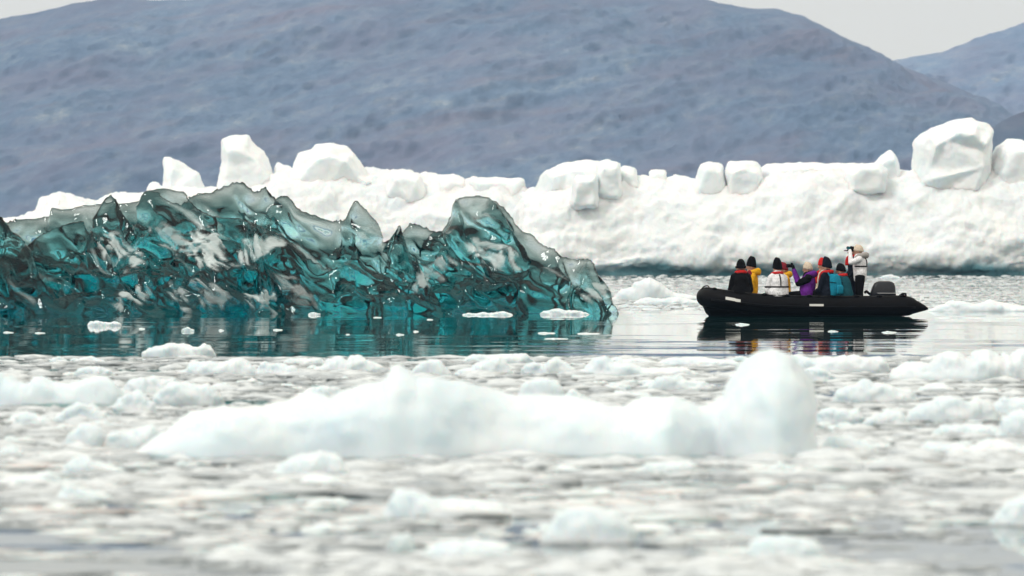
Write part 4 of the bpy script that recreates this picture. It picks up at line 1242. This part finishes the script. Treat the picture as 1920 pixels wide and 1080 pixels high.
def make_person(px, y, head_py, face, label, jacket, trousers, glove, arms='lap', sitting=True, yoke=None, lean=0.05, slim=1.0, headturn=0.0, scale=1.0, seat=None):
    """local frame: x forward, y left, z up from the seat (or the floor when standing)"""
    mats = [jacket, trousers, SKIN, glove, DARK, yoke or jacket]
    B = []
    k = slim
    if sitting:
        B += [((0, -.07, .10), (0, .07, .10), .175 * k, .175 * k, 0), ((0, 0, .10), (lean * .6, 0, .34), .19 * k, .185 * k, 0), ((lean * .5, 0, .30), (lean, 0, .44), .185 * k, .15 * k, 5)]
        for s in (-1, 1):
            B += [((.02, s * .10, .07), (.42, s * .13, .06), .105, .08, 1), ((.42, s * .13, .06), (.44, s * .14, -.30), .078, .06, 1), ((.44, s * .14, -.30), (.60, s * .15, -.33), .055, .045, 1)]
        sh = .44
    else:
        B += [((0, -.05, .92), (0, .05, .92), .165 * k, .165 * k, 0), ((0, 0, .80), (0, 0, .92), .17 * k, .175 * k, 0), ((0, 0, .92), (lean * .6, 0, 1.2), .175 * k, .185 * k, 0), ((lean * .5, 0, 1.16), (lean, 0, 1.30), .185 * k, .15 * k, 5)]
        for s in (-1, 1):
            B += [((0, s * .09, .82), (.02, s * .10, .47), .135, .108, 1), ((.02, s * .10, .47), (0, s * .11, .08), .105, .08, 1), ((0, s * .11, .06), (.16, s * .12, .04), .06, .045, 1)]
        sh = 1.30
    hx = lean + .03
    # shoulders, neck, head with jaw, nose, ears, eyes
    ca, sa = math.cos(headturn), math.sin(headturn)
    def H(x, y_, z): return (hx + x * ca - y_ * sa, x * sa + y_ * ca, sh + z - .055)
    B += [((lean, -.12, sh), (lean, .12, sh), .095 * k, .095 * k, 5), ((hx - .02, 0, sh + .02), H(0, 0, .13), .085, .07, 0)]
    B += [(H(-.025, 0, .275), H(.02, 0, .27), .100, .096, 2), (H(.03, 0, .20), H(.055, 0, .165), .070, .045, 2), (H(.108, 0, .245), H(.122, 0, .218), .014, .018, 2), (H(.09, -.02, .175), H(.09, .02, .175), .012, .012, 2)]
    for s in (-1, 1):
        B += [(H(.0, s * .098, .245), H(-.005, s * .104, .215), .022, .016, 2), (H(.098, s * .036, .262), H(.100, s * .040, .262), .013, .013, 4)]
    for s in (-1, 1):
        S = (lean, s * .185, sh - .015)
        if arms == 'lap':
            E, W = (lean + .06, s * .27, sh - .28), (.30, s * .12, sh - .30)
        elif arms == 'raise':
            E, W = (lean + .26, s * .20, sh - .12), (lean + .38, s * .10, sh + .17)
        elif arms == 'eyes':
            E, W = (lean + .22, s * .27, sh - .10), (lean + .24, s * .07, sh + .20)
        else:
            E, W = (lean - .02, s * .28, sh - .27), (.16, s * .24, sh - .42)
        B += [(S, E, .082 * k, .066 * k, 5 if yoke else 0), (E, W, .064 * k, .048, 0)]
        if yoke: B[-2] = (S, E, .082 * k, .066 * k, 5)
        d = Vector(W) - Vector(E)
        if arms == 'eyes': d = Vector((.03, -s * .05, .08))
        if arms == 'raise': d = Vector((.03, -s * .01, .1))
        B += hand_bones(Vector(W) + d.normalized() * 0.02, d, 3, 0.55 if arms != 'raise' else 0.25, s)
    me = body_from_bones(B, mats)
    z0 = (seat if seat is not None else 0.0)
    want = gz(head_py, y)
    if seat is None:
        z0 = 0.20
    o = link('person', me, None, None, (gx(px, y) - (hx * math.cos(R(face))) * scale, y - hx * math.sin(R(face)) * scale, z0))
    o.rotation_euler = (0, 0, R(face))
    hz = (want - z0) / (sh + .205) if sitting else scale
    o.scale = (scale, scale, hz if sitting else scale)
    tag(o, label, 'person', 'passengers in the black inflatable boat')
    o['_sh'] = sh; o['_hx'] = hx; o['_turn'] = headturn; o['_lean'] = lean
    return o

def on_head(o, x, y_, z):
    ca, sa = math.cos(o['_turn']), math.sin(o['_turn'])
    return (o['_hx'] + x * ca - y_ * sa, x * sa + y_ * ca, o['_sh'] + z - .055)

def beanie(o, mat, tall=0.0, name='beanie', flop=0.0):
    rings = []
    for t in np.linspace(0, 1, 9):
        r = 0.122 * math.cos(t * math.pi / 2 * 0.93) ** (0.42 if tall else 0.5)
        z = .275 + t * (0.125 + tall)
        sx = -0.012 - flop * t * t
        if t == 0: r *= 1.05
        rings.append([on_head(o, sx + r * 1.06 * math.cos(a), r * math.sin(a), z + 0.012 * math.cos(a)) for a in np.linspace(0, 2 * math.pi, 18, endpoint=False)])
    low = [[on_head(o, -0.012 + 0.126 * math.cos(a), 0.119 * math.sin(a), .245 + 0.02 * math.cos(a)) for a in np.linspace(0, 2 * math.pi, 18, endpoint=False)]]
    h = link(name, loft(low + rings), mat, o)
    return h

def ring_on(o, name, mat, pts, rad, closed=False, flat=1.0):
    p = catmull(pts + ([pts[0]] if closed else []), 6)
    return link(name, sweep(p, rad, 10, flat=flat), mat, o)

def life_collar(o, mat):
    L_, s = o['_lean'], o['_sh']
    ring_on(o, 'life_vest_collar', mat, [(L_ + .17, .09, s - .16), (L_ + .14, .12, s + .02), (L_ + .03, .135, s + .085), (L_ - .09, .09, s + .10), (L_ - .12, 0, s + .105), (L_ - .09, -.09, s + .10), (L_ + .03, -.135, s + .085), (L_ + .14, -.12, s + .02), (L_ + .17, -.09, s - .16)], 0.036)

def straps(o, mat):
    """chest band and back strap laid on the jacket"""
    me = o.data
    bvh = BVHTree.FromPolygons([v.co for v in me.vertices], [p.vertices for p in me.polygons])
    s, L_ = o['_sh'], o['_lean']
    def lay(points, name):
        pts = []
        for c, dr in points:
            hit = bvh.ray_cast(Vector(c) + Vector(dr).normalized() * 0.6, -Vector(dr).normalized())
            p = hit[0] if hit[0] else Vector(c)
            pts.append(tuple(p + Vector(dr).normalized() * 0.006))
        link(name, sweep(pts, 0.017, 8), mat, o)
    lay([((L_ * .8, 0, s - .20), (math.cos(a), math.sin(a) * 1.0, 0)) for a in np.linspace(R(50), R(310), 30)], 'chest_strap')
    lay([((L_ * .8, 0.02, z), (-1, 0.0, 0.05)) for z in np.linspace(s - .19, s + .06, 10)], 'back_strap')

def hood(o, mat, big=1.0, name='hood'):
    L_, s = o['_lean'], o['_sh']
    ring_on(o, name, mat, [(L_ + .10, .10, s + .03), (L_ + .0, .125, s + .075), (L_ - .11 * big, .07, s + .09), (L_ - .14 * big, 0, s + .09), (L_ - .11 * big, -.07, s + .09), (L_ + .0, -.125, s + .075), (L_ + .10, -.10, s + .03)],
            [0.03 + 0.045 * big * math.sin(t * math.pi) for t in np.linspace(0, 1, 37)])

SEAT = 0.50
NEAR, FAR = BD - 0.62, BD + 0.68
p1 = make_person(1389, NEAR, 501, 100, 'person in black jacket and black brimmed hat with red collar, sitting nearest the bow', C_BLACK, C_BLACK, C_BLACK, seat=SEAT, slim=1.15, lean=.04)
beanie(p1, C_BLACK, 0.03, 'hat')
ring_on(p1, 'hat_brim', C_BLACK, [on_head(p1, .125 * math.cos(a), .125 * math.sin(a), .262 - .02 * math.cos(a)) for a in np.linspace(0, 2 * math.pi, 12, endpoint=False)], 0.022, True)
life_collar(p1, C_RED)
p2 = make_person(1408, FAR - 0.25, 499, 185, 'person in yellow jacket and black beanie beside the black jacket near the bow', C_YELLOW, C_YELLOW, C_BLACK, seat=SEAT - .02, slim=0.95, lean=-.03)
beanie(p2, C_BLACK, 0.06, flop=0.03); hood(p2, C_YELLOW, 1.15)
ring_on(p2, 'life_vest', C_MAROON, [(p2['_lean'] + .02, .2, p2['_sh'] - .25), (p2['_lean'] + .06, .17, p2['_sh'] + .02), (p2['_lean'] + .10, .11, p2['_sh'] + .09)], 0.05)
p3 = make_person(1457, NEAR, 503, 112, 'person in white jacket with black harness and black beanie, back turned', C_WHITE, C_BLACK, C_BLACK, seat=SEAT - .02, slim=1.16, lean=.06, headturn=.4)
beanie(p3, C_BLACK, 0.09); life_collar(p3, C_RED); straps(p3, C_BLACK)
p4 = make_person(1468, FAR, 505, 200, 'person in yellow hood and maroon beanie half hidden behind the white jacket', C_YELLOW, C_RED, C_BLACK, seat=SEAT - .02, slim=0.95, lean=.0)
beanie(p4, C_MAROON, 0.02); hood(p4, C_YELLOW, 1.1)
p5 = make_person(1514, BD - 0.40, 504, 172, 'person in purple and black jacket and beige beanie raising both gloved hands', C_PURPLE, C_BLACK, C_BLACK, arms='raise', seat=SEAT - .02, slim=1.12, lean=-.04, yoke=C_BLACK)
beanie(p5, C_BEIGE, 0.01); hood(p5, C_PURPLE, 1.1)
p6 = make_person(1542, FAR, 498, 205, 'person in red hat, cream jacket and red vest behind the blue backpack wearer', C_CREAM, C_BLACK, C_BLACK, seat=SEAT, slim=0.95, lean=.02)
beanie(p6, C_RED, 0.02); hood(p6, C_RED, 0.9); life_collar(p6, C_RED)
p7 = make_person(1550, NEAR, 500, 140, 'person in dark navy jacket and navy beanie wearing the bright blue backpack', C_NAVY, C_BLACK, C_BLACK, seat=SEAT, slim=1.08, lean=.05, headturn=.3)
beanie(p7, C_NAVY, 0.07, flop=-0.02); life_collar(p7, C_RED)
p8 = make_person(1576, NEAR + .15, 507, 150, 'person in dark teal jacket and black beanie right of the blue backpack', C_TEAL, C_BLACK, C_BLACK, seat=SEAT - .04, slim=1.12, lean=.10, headturn=.2)
beanie(p8, C_BLACK, 0.02); life_collar(p8, C_RED)
p9 = make_person(1609, BD - 0.15, 471, 176, 'standing person in white jacket, black harness and beige beanie with hands at the face', C_WHITE, C_BLACK, C_TEAL, arms='eyes', sitting=False, slim=1.0, lean=.02, scale=1.0)
beanie(p9, C_BEIGE, 0.02); hood(p9, C_GREY, 1.25, 'fur_hood'); straps(p9, C_BLACK)
p10 = make_person(1598, BD + 0.45, 471, 190, 'standing person in dark cap and red vest behind the white jacket', C_NAVY, C_NAVY, C_BLACK, arms='down', sitting=False, slim=0.95, lean=.03, scale=0.99)
beanie(p10, C_BLACK, -0.01, 'cap')
ring_on(p10, 'cap_peak', C_BLACK, [on_head(p10, .09, .07, .285), on_head(p10, .17, .05, .282), on_head(p10, .205, 0, .28), on_head(p10, .17, -.05, .282), on_head(p10, .09, -.07, .285)], 0.02, True, 0.6)
life_collar(p10, C_RED)
# backpack on the navy jacket
def backpack(o):
    s, L_ = o['_sh'], o['_lean']
    root = bpy.data.objects.new('backpack', None); COL.objects.link(root)
    root.location = o.location; root.rotation_euler = o.rotation_euler; root.scale = o.scale
    def ring(z, x0, x1, w, r): return rrect(L_ - x1, L_ - x0, -w, w, z, r)
    link('pack_body', loft([ring(s - .42, .17, .30, .12, .05), ring(s - .38, .165, .36, .155, .06), ring(s - .25, .165, .38, .165, .07), ring(s - .10, .15, .36, .16, .07), ring(s + .0, .14, .32, .14, .06), ring(s + .05, .14, .27, .10, .05)]), C_BLUE, root)
    link('front_pocket', loft([ring(s - .38, .37, .41, .10, .018), ring(s - .34, .37, .44, .12, .03), ring(s - .22, .37, .44, .12, .03), ring(s - .18, .37, .40, .10, .012)]), C_BLUE, root)
    for sg in (-1, 1):
        link('shoulder_strap', sweep(catmull([(L_ - .15, sg * .09, s + .0), (L_ - .06, sg * .11, s + .105), (L_ + .07, sg * .12, s + .09), (L_ + .17, sg * .12, s - .08), (L_ + .12, sg * .2, s - .26), (L_ - .12, sg * .2, s - .34)], 6), 0.02, 8), C_BLUE, root)
        link('side_strap', sweep(catmull([(L_ - .20, sg * .17, s - .12), (L_ - .30, sg * .172, s - .13), (L_ - .385, sg * .13, s - .14)], 4), 0.009, 6), C_BLACK, root)
    tag(root, 'bright blue backpack on the dark navy jacket', 'backpack')
backpack(p7)
# cameras held up
def camera_prop(o, fwd, up, label, big=1.0):
    root = bpy.data.objects.new('photo_camera', None); COL.objects.link(root)
    root.location = o.location; root.rotation_euler = o.rotation_euler; root.scale = o.scale
    s, L_ = o['_sh'], o['_lean']
    x, z = L_ + fwd, s + up
    link('camera_body', loft([rrect(x, x + .07 * big, -.065 * big, .065 * big, z, .015, 4), rrect(x, x + .07 * big, -.068 * big, .068 * big, z + .07 * big, .015, 4), rrect(x + .01, x + .05 * big, -.03 * big, .03 * big, z + .10 * big, .012, 4)]), C_BLACK, root)
    link('lens', sweep([(x + .06 * big, 0, z + .04), (x + .10 * big, 0, z + .04), (x + .101 * big, 0, z + .04), (x + .18 * big, 0, z + .04)], [.034, .034, .04, .042], 14), C_BLACK, root)
    tag(root, label, 'camera')
camera_prop(p5, .40, .23, 'small black camera held up by the purple jacket')
camera_prop(p9, .17, .20, 'black camera held to the face of the standing white jacket', 0.8)
